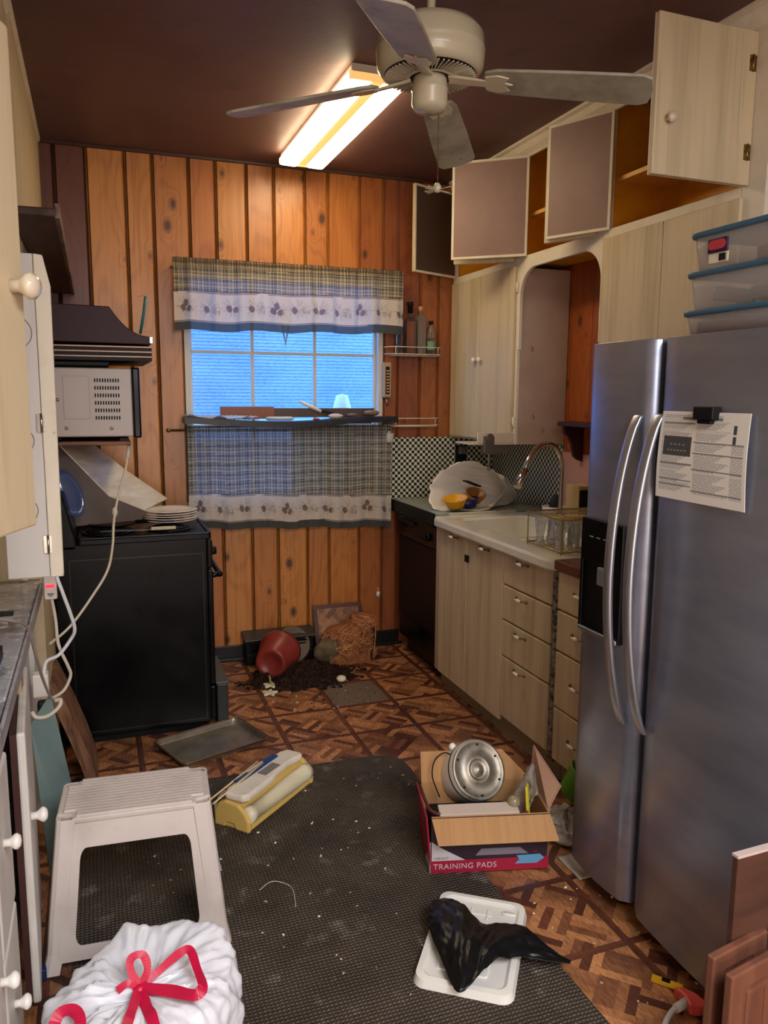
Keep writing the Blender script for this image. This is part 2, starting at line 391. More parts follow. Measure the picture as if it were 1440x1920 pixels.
# crown mouldings, base
prof = [(0, 0), (.055, 0), (.055, -.012), (.04, -.02), (.03, -.045), (.012, -.065), (.012, -.08), (0, -.08)]
m = MB(); m.prism([(-u, v) for u, v in prof], -3, BACK-.02, axes((2.13, 0, CEIL), (1, 0, 0), (0, 0, 1), (0, 1, 0))); struct(m.build('trim_1', IVORY))
m = MB(); m.prism([(u*.6, v*.6) for u, v in prof], .9, BACK-.02, axes((-.232, 0, CEIL), (1, 0, 0), (0, 0, 1), (0, 1, 0))); struct(m.build('trim_2', IVORY))
m = MB(); m.tube([(-.2, BACK-.024, CEIL-.006), (2.1, BACK-.024, CEIL-.006)], .011, 8); struct(m.build('trim_3', mat('brown_trim', rgb(96, 74, 68), .5)))
m = MB(); m.box(.5, 1.78, BACK-.03, BACK-.014, 0, .095); m.box(.5, 1.8, BACK-.045, BACK-.03, 0, .02); struct(m.build('baseboard_back', BLACKV, bevel=.004))

# ---- window
FRAME = mat('window_paint', rgb(205, 205, 200), .4)
win = bpy.data.objects.new('window_1', None); link(win); struct(win); ROOT['window_1'] = Vector((0, 0, 0))
m = MB(); t = .03
for a in ((WX0, WX0+t, WZ0, WZ1), (WX1-t, WX1, WZ0, WZ1), (WX0, WX1, WZ1-t, WZ1), (WX0, WX1, WZ0, WZ0+t)): m.box(a[0], a[1], BACK-.012, BACK+.10, a[2], a[3])
for a in ((WX0+t, WX0+t+.016), (WX1-t-.016, WX1-t)): m.box(a[0], a[1], BACK+.03, BACK+.06, WZ0+t, WZ1-t)
m.build('window_frame', FRAME, win, bevel=.003)
m = MB()
for x in (.876, 1.25): m.box(x-.009, x+.009, BACK+.035, BACK+.055, WZ0+t, WZ1-t)
for z in (1.822, 1.40, 1.18): m.box(WX0+t, WX1-t, BACK+.036, BACK+.054, z-.008, z+.008)
m.build('muntin', FRAME, win, bevel=.002)
PANE = bpy.data.materials.new('window_glass'); PANE.use_nodes = True; nt = PANE.node_tree
for n_ in list(nt.nodes): nt.nodes.remove(n_)
o_ = nt.nodes.new('ShaderNodeOutputMaterial'); tr = nt.nodes.new('ShaderNodeBsdfTransparent'); gl = nt.nodes.new('ShaderNodeBsdfGlossy'); gl.inputs['Roughness'].default_value = .03
fr = nt.nodes.new('ShaderNodeFresnel'); fr.inputs[0].default_value = 1.3; mxs = nt.nodes.new('ShaderNodeMixShader')
nt.links.new(fr.outputs[0], mxs.inputs[0]); nt.links.new(tr.outputs[0], mxs.inputs[1]); nt.links.new(gl.outputs[0], mxs.inputs[2]); nt.links.new(mxs.outputs[0], o_.inputs[0])
m = MB(); m.poly([(WX0+t, BACK+.045, WZ0+t), (WX1-t, BACK+.045, WZ0+t), (WX1-t, BACK+.045, WZ1-t), (WX0+t, BACK+.045, WZ1-t)]); m.build('window_pane', PANE, win)

# ---- outside
SID = mat('pale_siding', rgb(150, 175, 205), .7, c2=rgb(124, 150, 186), sc=(1.2, 4, 3), th=(.4, .7), c3=rgb(100, 126, 168), sc3=(30, 40, 60), th3=(.45, .85))
nb = thing('neighboring_house', 'blue lapped siding wall of the house outside the window', 'house', (1.5, 7.3, -.5))
m = MB(); zz = 1.36; 
while zz < 4.4:
    m.hull8([(-2.5, 7.3, zz), (6, 7.3, zz), (6, 7.45, zz), (-2.5, 7.45, zz), (-2.5, 7.307, zz+.03), (6, 7.307, zz+.03), (6, 7.45, zz+.03), (-2.5, 7.45, zz+.03)]); zz += .03
m.build('siding', SID, nb)
m = MB(); m.box(-2.5, 6, 7.22, 7.34, 1.28, 1.36); m.box(-2.5, 6, 7.24, 7.4, 1.16, 1.27); m.build('gutter_board', mat('pale_gutter', rgb(170, 200, 225), .6), nb, bevel=.01)
m = MB(); m.box(-2.5, 6, 7.4, 7.5, -.5, 1.16); m.build('lower_wall', mat('lower_wall_paint', rgb(96, 130, 175), .8), nb)
m = MB(); m.box(-6, 8, BACK+.3, 12, -.6, -.5); struct(m.build('ground_outside', mat('yard', rgb(90, 100, 80), .9, c2=rgb(60, 70, 50), sc=(6, 6, 6)), None))
la = thing('garden_lantern', 'small white shaded lantern standing outside beyond the window', 'lantern', (1.68, 5.5, -.5))
m = MB(); m.cyl((1.68, 5.5, -.5), (1.68, 5.5, 1.42), .02); m.build('post', BLACKM, la)
m = MB(); m.lathe([(.075, 1.42), (.072, 1.47), (.042, 1.58), (0, 1.59)], Matrix.Translation((1.68, 5.5, 0)), 12); m.build('lantern_shade', mat('lantern_white', rgb(240, 245, 250), .6), la, solid=.003)
bx_ = thing('daylight_blocker_board', 'dark board added outside the lower right of the window to block daylight', 'board', (1.4, 4.76, .9))  # unseen blocker, added to keep sky light off the right of the lower curtain
m = MB(); m.box(1.13, 1.70, 4.74, 4.76, .90, 1.40); m.build('board_face', mat('dark_grey_board', rgb(50, 48, 46), .8), bx_, bevel=.01)
m = MB(); m.box(1.13, 1.70, 4.732, 4.768, 1.395, 1.42); m.build('blocker_top_strip', mat('dark_grey_lid', rgb(60, 58, 56), .8), bx_, bevel=.008)
m = MB()
m.prism([(1.03, 2.06), (1.047, 2.06), (1.072, 1.90), (1.097, 2.06), (1.114, 2.06), (1.072, 1.862)], 0, .006, XZ(4.64)); m.prism([(1.056, 2.06), (1.088, 2.06), (1.072, 1.955)], 0, .006, XZ(4.64))
m.tube([(1.072, 4.643, 2.05), (1.072, 4.643, 2.24)], .001, 5)
tag(m.build('suncatcher', mat('pale_blue_glass', rgb(150, 205, 240), .2)), 'pale blue pointed suncatcher hanging in the window below the valance', 'suncatcher')
# ================================================================ right-hand side
XF = 2.12
# ---- hinges, knobs, pulls
def knob(parent, p, d, mtl, s=1.0, name='knob'):
    d = Vector(d).normalized(); u = d.orthogonal().normalized(); M = axes(p, u, d.cross(u), d)
    m = MB(); m.lathe([(0, 0), (.009*s, 0), (.008*s, .010*s), (.012*s, .016*s), (.0165*s, .022*s), (.0165*s, .027*s), (.011*s, .033*s), (0, .035*s)], M, 18)
    return m.build(name, mtl, parent)
def hinge(parent, x, y, z, d='x'):
    m = MB()
    if d == 'x': m.box(x-.004, x, y-.014, y+.014, z-.025, z+.025); m.cyl((x-.004, y, z-.027), (x-.004, y, z+.027), .004, seg=8)
    else: m.box(x-.014, x+.014, y-.004, y, z-.025, z+.025); m.cyl((x, y-.004, z-.027), (x, y-.004, z+.027), .004, seg=8)
    return m.build('hinge', IVORY if d == 'x' else BRASS, parent)
INNER = MAUVE
def door_panel(parent, hx, hy, wd, z0, z1, ang, inner_side, knobside=True, name='door', inner=MAUVE, handed=1):
    """door hinged on a vertical line at (hx, hy); ang is the direction its free edge points to; the inner face is on inner_side (+1 left of that direction)"""
    a = radians(ang); u = Vector((cos(a), sin(a), 0)); v = Vector((0, 0, 1)); n = Vector((-sin(a), cos(a), 0))*inner_side
    m = MB(); M = axes((hx, hy, 0), u, v, n)
    m.prism([(0, z0), (wd, z0), (wd, z1), (0, z1)], -.018, 0, M)
    d = m.build(name, BEIGE, parent, bevel=.003)
    m = MB(); m.prism([(.012, z0+.012), (wd-.012, z0+.012), (wd-.012, z1-.012), (.012, z1-.012)], 0, .0035, M); o = m.build('inner_face', inner, d)
    o['label'] = 'mauve painted inner face'
    m = MB(); m.ring([(0, z0), (wd, z0), (wd, z1), (0, z1)], [(.012, z0+.012), (wd-.012, z0+.012), (wd-.012, z1-.012), (.012, z1-.012)], .0, .004, M); m.build('edge_strip', IVORY, d)
    if knobside: knob(d, Vector((hx, hy, 0))+u*(wd-.05)+v*(z0+.17)-n*.018, -n, KNOBIV)
    return d
def carcass(t, y0, y1, z0, z1, div, frame_pts=None):
    pass
# left unit: y 3.77..4.56
Z0, ZM0, ZM1, ZT = 1.325, 2.25, 2.30, 2.785
cabL = thing('wall_cabinet', 'distressed beige wall cabinet in the far corner, closed lower doors with porcelain knobs', 'cabinet', (XF, 4.17, Z0), group='built in wall cabinets on the right')
cabM = thing('wall_cabinet', 'ivory wall cabinet with open arched recess above the sink', 'cabinet', (XF, 3.38, ZM0), group='built in wall cabinets on the right')
cabR = thing('wall_cabinet', 'distressed beige wall cabinet above the refrigerator', 'cabinet', (XF, 2.6, Z0), group='built in wall cabinets on the right')
def frame(t, y0, y1, arch=False):
    m = MB(); w_ = .035
    # stiles and rails of the face frame
    if not arch:
        m.box(XF, XF+.02, y0 if y0 > 2.5 else 2.142, y0+w_, Z0, CEIL-.01); m.box(XF, XF+.02, y1-w_, y1, Z0, CEIL-.01)
        for a, b in ((Z0, Z0+.03), (ZM0, ZM1), (ZT, CEIL-.01)): m.box(XF+.0005, XF+.0195, y0+w_, y1-w_, a, b)
    else:
        m.box(XF, XF+.02, y0, y0+w_, ZM1, CEIL-.01); m.box(XF, XF+.02, y1-w_, y1, ZM1, CEIL-.01)
        m.box(XF+.0005, XF+.0195, y0+w_, y1-w_, ZT, CEIL-.01)
        c = (y0+y1)/2; hw = (y1-y0)/2-.012; zs = 1.98; R = .14; ztop = 2.235
        P = [(y0, Z0+.5), (y0+.012, Z0+.5), (y0+.012, ztop-R)]
        P += [(y0+.012+R-R*cos(radians(a)), ztop-R+R*sin(radians(a))) for a in range(10, 90, 10)]
        P += [(y0+.012+R, ztop), (y1-.012-R, ztop)]
        P += [(y1-.012-R+R*sin(radians(a)), ztop-R+R*cos(radians(a))) for a in range(10, 90, 10)]
        P += [(y1-.012, ztop-R), (y1-.012, Z0+.5), (y1, Z0+.5), (y1, ZM1), (y0, ZM1)]
        m.prism(P, 0, .02, YZ(XF))
    return m.build('face_frame', IVORY, t, bevel=.003)
Y1, Y2, Y3, Y4 = 4.585, 3.765, 3.035, 2.215
frame(cabL, Y2, Y1); frame(cabM, Y3, Y2, True); frame(cabR, Y4, Y3)
for t, a, b in ((cabL, Y2, Y1), (cabM, Y3, Y2), (cabR, Y4, Y3)):
    m = MB(); m.box(XF+.02, RW-.02, a, a+.018, ZM1-.02, CEIL-.02); m.box(XF+.02, RW-.02, b-.018, b, ZM1-.02, CEIL-.02)
    m.box(XF+.02, RW-.02, a+.018, b-.018, ZM1-.022, ZM1-.002); m.box(RW-.03, RW-.018, a+.018, b-.018, ZM1, CEIL-.02)
    m.build('upper_lining', YELLOWIN, t)
    m = MB(); m.box(XF+.04, RW-.031, a+.019, b-.019, 2.50, 2.518); m.build('shelf', mat('yellow_shelf', rgb(236, 184, 90), .5) if t is cabL else bpy.data.materials['yellow_shelf'], t)
for t, a, b in ((cabL, Y2, Y1), (cabR, Y4, Y3)):
    m = MB(); m.box(XF+.02, RW-.02, a, a+.018, Z0, ZM0); m.box(XF+.02, RW-.02, b-.018, b, Z0, ZM0); m.box(XF+.02, RW-.02, a+.018, b-.018, Z0+.004, Z0+.02)
    m.build('side_panel', TAUPE, t)
    # closed lower doors
    mid = (a+b)/2
    for k, (p, q) in enumerate(((a+.02, mid-.002), (mid+.002, b-.02))):
        m = MB(); m.box(XF-.018, XF-.001, p, q, Z0+.012, ZM0+.01); d = m.build('door', BEIGE, t, bevel=.004)
        if t is cabL: knob(d, (XF-.018, mid+(-.035 if k == 0 else .035), 1.79), (-1, 0, 0), WHITEP, .9)
        hy = p-.004 if k == 0 else q+.004
        for z in (Z0+.12, ZM0-.1): hinge(d, XF-.001, hy, z)
# open upper doors; the inner faces are mauve, the hidden fronts beige
zd0, zd1 = ZM1-.005, ZT+.0
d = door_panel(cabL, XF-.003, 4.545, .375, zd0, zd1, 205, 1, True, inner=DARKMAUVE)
d = door_panel(cabL, XF-.003, Y2+.045, .33, zd0-.012, zd1-.012, 140, -1, False)
d = door_panel(cabM, XF-.003, Y2-.075, .40, zd0, zd1, 140, 1, False)
d = door_panel(cabM, XF-.003, Y3+.05, .26, zd0-.012, zd1-.012, 116, -1, False)
d = door_panel(cabR, XF-.003, Y3-.045, .325, zd0, zd1, 115, 1, False)
d = door_panel(cabR, XF-.002, Y4+.02, .405, zd0, zd1-.005, 181, -1, True)
for z in (2.4, 2.68): hinge(d, XF-.02, Y4+.004, z, 'y')
# side of the recess and little hooks
for (x, z) in ((2.206, 1.831), (2.227, 1.47), (2.287, 1.40)):
    m = MB(); m.tube([(x, Y2-.001, z+.012), (x, Y2-.012, z+.010), (x, Y2-.020, z), (x, Y2-.014, z-.010), (x, Y2-.005, z-.008)], .0018, 6)
    m.build('cup_hook', BRASS, cabM)
# maroon shelf with bracket under the arch
t = thing('bracket_shelf', 'narrow maroon shelf on a scrolled bracket in the arched recess', 'shelf', (2.4, 3.3, 1.42))
m = MB(); m.prism([(2.285, 3.61), (2.33, 3.66), (RW-.02, 3.68), (RW-.02, 3.05), (2.285, 3.05)], 1.43, 1.452); m.build('shelf_board', MAROON, t, bevel=.004)
m = MB(); m.prism([(RW-.02, 1.43), (2.31, 1.43), (2.315, 1.39), (2.34, 1.37), (2.36, 1.33), (2.375, 1.27), (2.40, 1.25), (RW-.02, 1.24)], 3.575, 3.60, XZ(0)); m.build('bracket', MAROON, t, bevel=.003)

# ---- backsplash
CH = bpy.data.materials.new('checked_tile_sheet'); CH.use_nodes = True; nt = CH.node_tree; b_ = nt.nodes['Principled BSDF']; b_.inputs['Roughness'].default_value = .3
tc = nt.nodes.new('ShaderNodeTexCoord'); mp_ = nt.nodes.new('ShaderNodeMapping'); mp_.inputs['Location'].default_value = (.0031, .0042, .0037); ck = nt.nodes.new('ShaderNodeTexChecker'); ck.inputs['Scale'].default_value = 1/.0185
ck.inputs[1].default_value = rgb(222, 220, 196); ck.inputs[2].default_value = rgb(22, 28, 34)
nt.links.new(tc.outputs['Object'], mp_.inputs[0]); nt.links.new(mp_.outputs[0], ck.inputs[0]); nt.links.new(ck.outputs[0], b_.inputs['Base Color'])
t = thing('backsplash', 'small checked black and cream backsplash sheet behind the counter corner', 'backsplash', (2.1, 4.59, .95))
m = MB(); m.box(1.715, RW-.016, BACK-.023, BACK-.018, .94, 1.325); m.build('back_sheet', CH, t)
m = MB(); m.box(RW-.022, RW-.016, 3.77, BACK-.024, .94, 1.325); m.build('side_sheet', CH, t)
m = MB(); m.box(RW-.020, RW-.0155, 2.25, 3.768, .94, 1.28); tag(m.build('splash_panel', PINKWALL), 'plain pink painted splash panel behind the faucet', 'panel')

# ---- dishwasher
dw = thing('dishwasher', 'black built in dishwasher beside the paneled back wall', 'dishwasher', (1.75, 4.16, 0))
ya, yb = 3.875, 4.475
m = MB(); m.box(1.765, 2.35, ya, yb, .1, .92); m.build('body', BLACKM, dw)
m = MB(); m.box(1.735, 1.765, ya+.004, yb-.004, .25, .735); m.build('door', BLACKM, dw, bevel=.004)
m = MB(); m.box(1.725, 1.765, ya+.004, yb-.004, .742, .865); cp = m.build('control_panel', BLACKGLOSS, dw, bevel=.006)
m = MB(); m.cyl((1.725, 3.99, .80), (1.708, 3.99, .80), .024, .020, 20); m.box(1.703, 1.709, 3.986, 3.994, .778, .822); m.build('dial', BLACKGLOSS, cp)
m = MB(); m.box(1.712, 1.726, 4.2, 4.42, .83, .852); m.box(1.72, 1.726, 4.06, 4.16, .77, .785); m.build('latch', BLACKM, cp, bevel=.003)
m = MB(); m.box(1.74, 1.765, ya+.004, yb-.004, .11, .243); m.build('lower_panel', BLACKGLOSS, dw, bevel=.004)
m = MB(); m.box(1.80, 1.82, ya, yb, 0, .10); m.build('toe_kick', BLACKV, dw)
# counter over the dishwasher
LAM = mat('grey_green_laminate', rgb(146, 154, 140), .3, c2=rgb(118, 128, 122), sc=(12, 12, 12), th=(.4, .7))
ct = thing('countertop', 'grey green laminate countertop over the black dishwasher', 'countertop', (2.05, 4.2, .93))
m = MB(); m.prism([(1.725, 4.56), (1.725, 3.90), (1.79, 3.875), (2.42, 3.875), (2.42, 4.56)], .92, .945); m.build('slab', LAM, ct, bevel=.004)
m = MB(); m.box(1.712, 1.724, 3.905, 4.56, .872, .946); m.build('edging', BLACKM, ct, bevel=.003)
m = MB(); m.box(1.79, 2.2, 3.862, 3.874, .925, .952); o = m.build('end_edging', mat('cream_edging', rgb(206, 204, 176), .35, c2=rgb(120, 112, 90), sc=(30, 30, 30), th=(.6, .75)), ct, bevel=.002); o['label'] = 'cream edging strip'

# ---- sink base with doors and drawers
def pull(parent, x, y, z, L=.045):
    m = MB(); m.tube(spline([(x, y-L, z), (x-.012, y-L*.8, z+.002), (x-.02, y-L*.45, z), (x-.022, y, z), (x-.02, y+L*.45, z), (x-.012, y+L*.8, z+.002), (x, y+L, z)], 4), .0035, 8)
    for s in (-1, 1): m.sphere((x-.002, y+s*L, z), .007, 10)
    o = m.build('pull', BRASS, parent)
    m = MB(); m.lathe([(0, -L*.5), (.005, -L*.45), (.0085, 0), (.005, L*.45), (0, L*.5)], axes((x-.022, y, z), (1, 0, 0), (0, 0, 1), (0, 1, 0)), 12); h = m.build('porcelain_grip', WHITEP, o); h['label'] = 'white porcelain grip'
    return o
XB = 1.715
sb = thing('sink_cabinet', 'distressed beige base cabinet with two doors and four drawers under the white sink', 'cabinet', (1.9, 3.24, 0))
m = MB(); m.box(XB+.02, 2.38, 2.69, 3.86, .1, .72); m.box(XB+.005, XB+.02, 3.82, 3.872, .085, .9); m.box(XB+.02, XB+.04, 2.69, 3.86, .72, .9); m.build('carcass', TAUPE, sb)
m = MB(); m.box(XB+.045, XB+.06, 2.655, 3.87, .0, .1); m.build('toe_board', mat('khaki_toe_board', rgb(150, 136, 108), .5), sb)
for (a, b, hy) in ((3.485, 3.82, 3.63), (3.11, 3.478, 3.29)):
    m = MB(); m.box(XB-.002, XB+.018, a, b, .085, .893); d = m.build('door', BEIGE, sb, bevel=.004); pull(d, XB-.002, hy, .866)
m = MB(); m.box(XB-.012, XB-.002, 3.455, 3.49, .765, .80); o = m.build('catch', BLACKM, sb, bevel=.002); o['label'] = 'small black catch'
for (z0, z1) in ((.742, .895), (.578, .735), (.408, .571), (.115, .401)):
    m = MB(); m.box(XB-.004, XB+.018, 2.70, 3.102, z0, z1); d = m.build('drawer', BEIGE, sb, bevel=.005); pull(d, XB-.004, 2.93, z1-.03 if z1 > .5 else .374)
m = MB(); m.box(XB+.004, XB+.018, 2.655, 2.698, .085, .9)
for k in range(24): m.box(XB-.001, XB+.004, 2.668, 2.684, .12+k*.032, .135+k*.032)
o = m.build('slotted_strip', mat('aged_grey_strip', rgb(140, 132, 118), .5, c2=rgb(70, 62, 54), sc=(30, 30, 60), th=(.45, .6)), sb)
nd = thing('drawer_cabinet', 'distressed beige narrow drawer cabinet between the sink cabinet and the refrigerator', 'cabinet', (1.9, 2.4, 0))
m = MB(); m.box(XB+.02, 2.1, 2.215, 2.65, .1, .9); m.build('carcass', TAUPE, nd)
m = MB(); m.box(XB+.045, XB+.06, 2.215, 2.65, .0, .1); m.build('toe_board', bpy.data.materials['khaki_toe_board'], nd)
for (z0, z1) in ((.742, .895), (.572, .735), (.335, .565), (.105, .328)):
    m = MB(); m.box(XB-.004, XB+.018, 2.22, 2.65, z0, z1); d = m.build('drawer', BEIGE, nd, bevel=.005)
    pull(d, XB-.004, 2.49, (z0+z1)/2+.01)
wc = MB(); wc.box(XB-.02, 2.42, 2.2, 2.66, .902, .94); tag(wc.build('wood_countertop', mat('red_brown_counter', rgb(112, 66, 50), .4, c2=rgb(70, 40, 32), sc=(30, 4, 30), th=(.4, .7)), bevel=.004), 'red brown wooden countertop between the sink and the refrigerator', 'countertop')

# ---- enamel sink with drainboard
sk = thing('kitchen_sink', 'white enamel sink with rolled rim and ribbed drainboard', 'sink', (2.0, 3.25, .93))
x0, x1, y0, y1 = 1.688, 2.30, 2.672, 3.86
bowl = rrect(1.78, 2.20, 3.16, 3.76, .06, 5); rimo = rrect(x0, x1, y0, y1, .045, 5)
m = MB(); m.ring(rimo, bowl, .932, .938)
def loop_strip(m, A, za, B, zb):
    n = len(A)
    VA = [m.bm.verts.new((p[0], p[1], za)) for p in A]; VB = [m.bm.verts.new((p[0], p[1], zb)) for p in B]
    for i in range(n): m._f([VA[i], VA[(i+1) % n], VB[(i+1) % n], VB[i]], True)
    return VB
o1 = rrect(x0-.006, x1+.004, y0-.006, y1+.004, .05, 5)
loop_strip(m, rimo, .938, o1, .925); loop_strip(m, o1, .925, o1, .898); loop_strip(m, o1, .898, rimo, .89)
b2 = rrect(1.79, 2.19, 3.17, 3.75, .06, 5); b3 = rrect(1.80, 2.18, 3.18, 3.74, .06, 5)
loop_strip(m, bowl, .938, b2, .925); VB = loop_strip(m, b2, .925, b3, .76); m._f(VB)
m.build('basin', ENAMEL, sk)
m = MB()
for k in range(9):
    x = 1.80+k*.045; m.hull8([(x, 2.74, .936), (x+.016, 2.74, .936), (x+.016, 3.12, .936), (x, 3.12, .936), (x+.006, 2.75, .944), (x+.01, 2.75, .944), (x+.01, 3.11, .941), (x+.006, 3.11, .941)])
m.build('drainboard_rib', ENAMEL, sk, bevel=.002)
m = MB(); m.cyl((1.99, 3.46, .761), (1.99, 3.46, .765), .045, seg=24); m.build('drain', CHROME, sk)
m = MB(); m.box(2.305, RW-.022, 2.67, 3.87, .90, .94); tag(m.build('rear_ledge', ENAMEL, bevel=.004), 'white ledge between the sink and the pink splash panel', 'ledge')
# faucet
fa = thing('faucet', 'brushed nickel gooseneck kitchen faucet over the white sink', 'faucet', (2.23, 3.47, .938))
m = MB(); P = spline([(2.235, 3.47, .94), (2.235, 3.47, 1.12), (2.225, 3.46, 1.25), (2.16, 3.43, 1.335), (2.06, 3.39, 1.345), (1.975, 3.355, 1.285), (1.945, 3.345, 1.225)], 6); m.tube(P, .0125, 14); m.build('gooseneck', CHROME, fa)
m = MB(); m.cyl((1.95, 3.347, 1.235), (1.895, 3.325, 1.150), .016, .020, 16); m.build('spray_head', CHROME, fa)
m = MB(); m.lathe([(0, 0), (.03, 0), (.028, .012), (.018, .03), (.017, .05)], Matrix.Translation((2.235, 3.47, .939)), 20); m.build('base', CHROME, fa)
m = MB(); m.tube([(2.235, 3.455, .975), (2.20, 3.40, .985), (2.14, 3.33, .992)], [.008, .007, .005], 8); m.build('lever', CHROME, fa)

# ---- wire rack with glasses
BW_ = mat('brass_wire', rgb(170, 140, 84), .35, .8)
rk = thing('wire_rack', 'brass coloured two tier wire rack standing on the drainboard', 'rack', (1.92, 2.88, .94))
m = MB(); r = .0028; ra = [(1.765, 2.965), (1.765, 2.80), (2.13, 2.80), (2.13, 2.965)]
zt, zb = 1.085, .951
for z, ex in ((zt, 0), (zb, 0)):
    m.tube([(1.765, 2.72, z), (1.765, 3.0, z), (2.13, 3.0, z), (2.13, 2.72, z)], r*1.3, 6, closed=True)
m.build('hoop', BW_, rk)
for z in (zt, zb):
    m = MB()
    for k in range(15): x = 1.785+k*.0235; m.tube([(x, 2.72, z), (x, 3.0, z)], r*.7, 5)
    m.tube([(1.765, 2.81, z-.003), (2.13, 2.81, z-.003)], r*.8, 5); m.tube([(1.765, 2.91, z-.003), (2.13, 2.91, z-.003)], r*.8, 5)
    m.build('tier', BW_, rk)
for p in ((1.768, 2.725), (1.768, 2.995), (2.127, 2.725), (2.127, 2.995)):
    m = MB(); m.tube([(p[0], p[1], .940), (p[0], p[1], zt)], r, 6); m.build('leg', BW_, rk)
for k, (x, y) in enumerate(((1.81, 2.94), (1.885, 2.955), (1.965, 2.94), (2.045, 2.945), (1.85, 2.86), (1.93, 2.86), (2.01, 2.86), (1.80, 2.77), (1.88, 2.775))):
    if k == 0:
        m = MB(); m.lathe([(0, .003), (.026, .003), (.033, .10), (.0355, .10), (.028, 0), (0, 0)], None, 20); g0 = m.build('drinking_glass', GLASS); o = g0
    else: o = g0.copy(); link(o)
    o.location = (x, y, .956)
    row = 'rear' if k < 4 else 'middle' if k < 7 else 'front'; pos = ('leftmost', 'second from left', 'third from left', 'rightmost')[k] if k < 4 else ('left', 'centre', 'right')[k-4] if k < 7 else ('left', 'right')[k-7]
    tag(o, 'clear drinking glass in the wire rack, %s of its %s row' % (pos, row), 'glass', 'drinking glasses in the wire rack')
def bottle(name, label, cat, x, y, z, prof, mtl, cap=None, capm=None, group=None, liquid=None, lm=None, sq=False, band=None, bandm=None):
    t = thing(name, label, cat, (x, y, z), group=group)
    m = MB(); m.lathe(prof, Matrix.Translation((x, y, z))@Matrix.Rotation(radians(45) if sq else 0, 4, 'Z'), 4 if sq else 18)
    o = m.build('glass_body', mtl, t, bevel=.004 if sq else 0)
    if sq:
        for p in o.data.polygons: p.use_smooth = False
    if cap: m = MB(); m.lathe(cap, Matrix.Translation((x, y, z)), 14); m.build('stopper', capm, t)
    if liquid: m = MB(); m.lathe(liquid, Matrix.Translation((x, y, z))@Matrix.Rotation(radians(45) if sq else 0, 4, 'Z'), 4 if sq else 18); m.build('contents', lm, t)
    if band: m = MB(); m.lathe(band, Matrix.Translation((x, y, z)), 18); m.build('paper_label', bandm, t)
    return t
# things at the back of the sink
m = MB(); m.box(2.31, 2.40, 3.42, 3.54, .942, 1.13); t = thing('knife_block', 'tan and black knife block standing behind the faucet', 'knife block', (2.36, 3.48, .942)); m.build('block', mat('tan_wood', rgb(196, 170, 120), .5), t, bevel=.004)
m = MB(); m.box(2.31, 2.39, 3.40, 3.419, .942, 1.11); m.build('side_plate', BLACKM, t, bevel=.003)
t = thing('soap_caddy', 'white caddy holding a dark scrubber behind the sink', 'caddy', (2.33, 3.68, .942))
m = MB(); m.lathe([(0, 0), (.06, 0), (.065, .05), (.062, .05), (.057, .004), (0, .004)], Matrix.Translation((2.33, 3.68, .942)), 20); m.build('dish', WHITEPL, t)
m = MB(); m.sphere((2.33, 3.67, 1.0), .032, 14, .06); m.build('scrubber', mat('dark_blue_scrubber', rgb(30, 34, 52), .7, bump=.5, bsc=(90, 90, 90)), t)
for k, (x, y, h, s) in enumerate(((2.36, 3.3, .11, 1.1), (2.40, 3.20, .09, 1.2))):
    bottle('glass_jar', ['clear glass jar nearest the knife block behind the faucet', 'wider clear glass jar behind the faucet, half hidden by the refrigerator'][k], 'jar', x, y, .942, [(0, 0), (.03*s, 0), (.032*s, h*.8), (.024*s, h)], GLASS, [(0, h), (.026*s, h), (.026*s, h+.018), (0, h+.018)], WHITEPL, 'jars behind the faucet')
m = MB(); m.lathe([(0, 0), (.035, .0), (.04, .02), (.03, .045), (0, .05)], Matrix.Translation((2.27, 3.28, .94)), 16); tag(m.build('cup', WHITEP), 'small white upturned cup beside the faucet base', 'cup')
m = MB(); m.box(2.17, 2.27, 3.10, 3.16, .939, .985); tag(m.build('sponge', mat('blue_sponge', rgb(30, 84, 178), .8, bump=.5, bsc=(120, 120, 120)), bevel=.006), 'blue sponge on the sink edge beyond the wire rack', 'sponge')

# ---- under-cabinet can opener, outlet, jar
t = thing('can_opener', 'grey under cabinet can opener with a cream mounting plate', 'can opener', (1.98, 3.75, 1.3))
m = MB(); m.box(1.985, 2.10, 3.78, 3.83, 1.275, 1.325); m.build('arm', mat('grey_metal', rgb(120, 112, 102), .4, .6), t, bevel=.004)
m = MB(); m.box(1.90, 2.13, 3.768, 3.778, 1.335, 1.39); m.box(1.86, 2.12, 3.77, 3.95, 1.325, 1.335);  m.build('plate', KNOBIV, t, bevel=.003)
m = MB(); m.box(1.935, 1.995, 3.755, 3.80, 1.28, 1.372); m.cyl((1.965, 3.754, 1.365), (1.965, 3.745, 1.365), .022, seg=16); m.tube([(1.965, 3.76, 1.28), (1.965, 3.755, 1.21)], .006, 8); m.sphere((1.965, 3.755, 1.20), .011, 10); m.build('head', bpy.data.materials['grey_metal'], t, bevel=.004)
t = thing('wall_outlet', 'black electric outlet with a grey plug on the checked backsplash', 'outlet', (2.2, 4.585, 1.2))
m = MB(); m.box(2.155, 2.235, 4.575, 4.587, 1.13, 1.27); m.build('plate', BLACKM, t, bevel=.004)
m = MB(); m.box(2.17, 2.22, 4.545, 4.575, 1.215, 1.265); m.build('plug', mat('grey_plug', rgb(90, 84, 78), .5), t, bevel=.006)
t = thing('water_filter_cap', 'small clear and white jar hanging on the wall at the corner of the lower curtain', 'jar', (1.69, 4.55, 1.33))
m = MB(); m.lathe([(0, 0), (.028, 0), (.032, .035), (.03, .06), (0, .062)], Matrix.Translation((1.688, 4.55, 1.30)), 16); m.build('jar_body', WHITEPL, t)
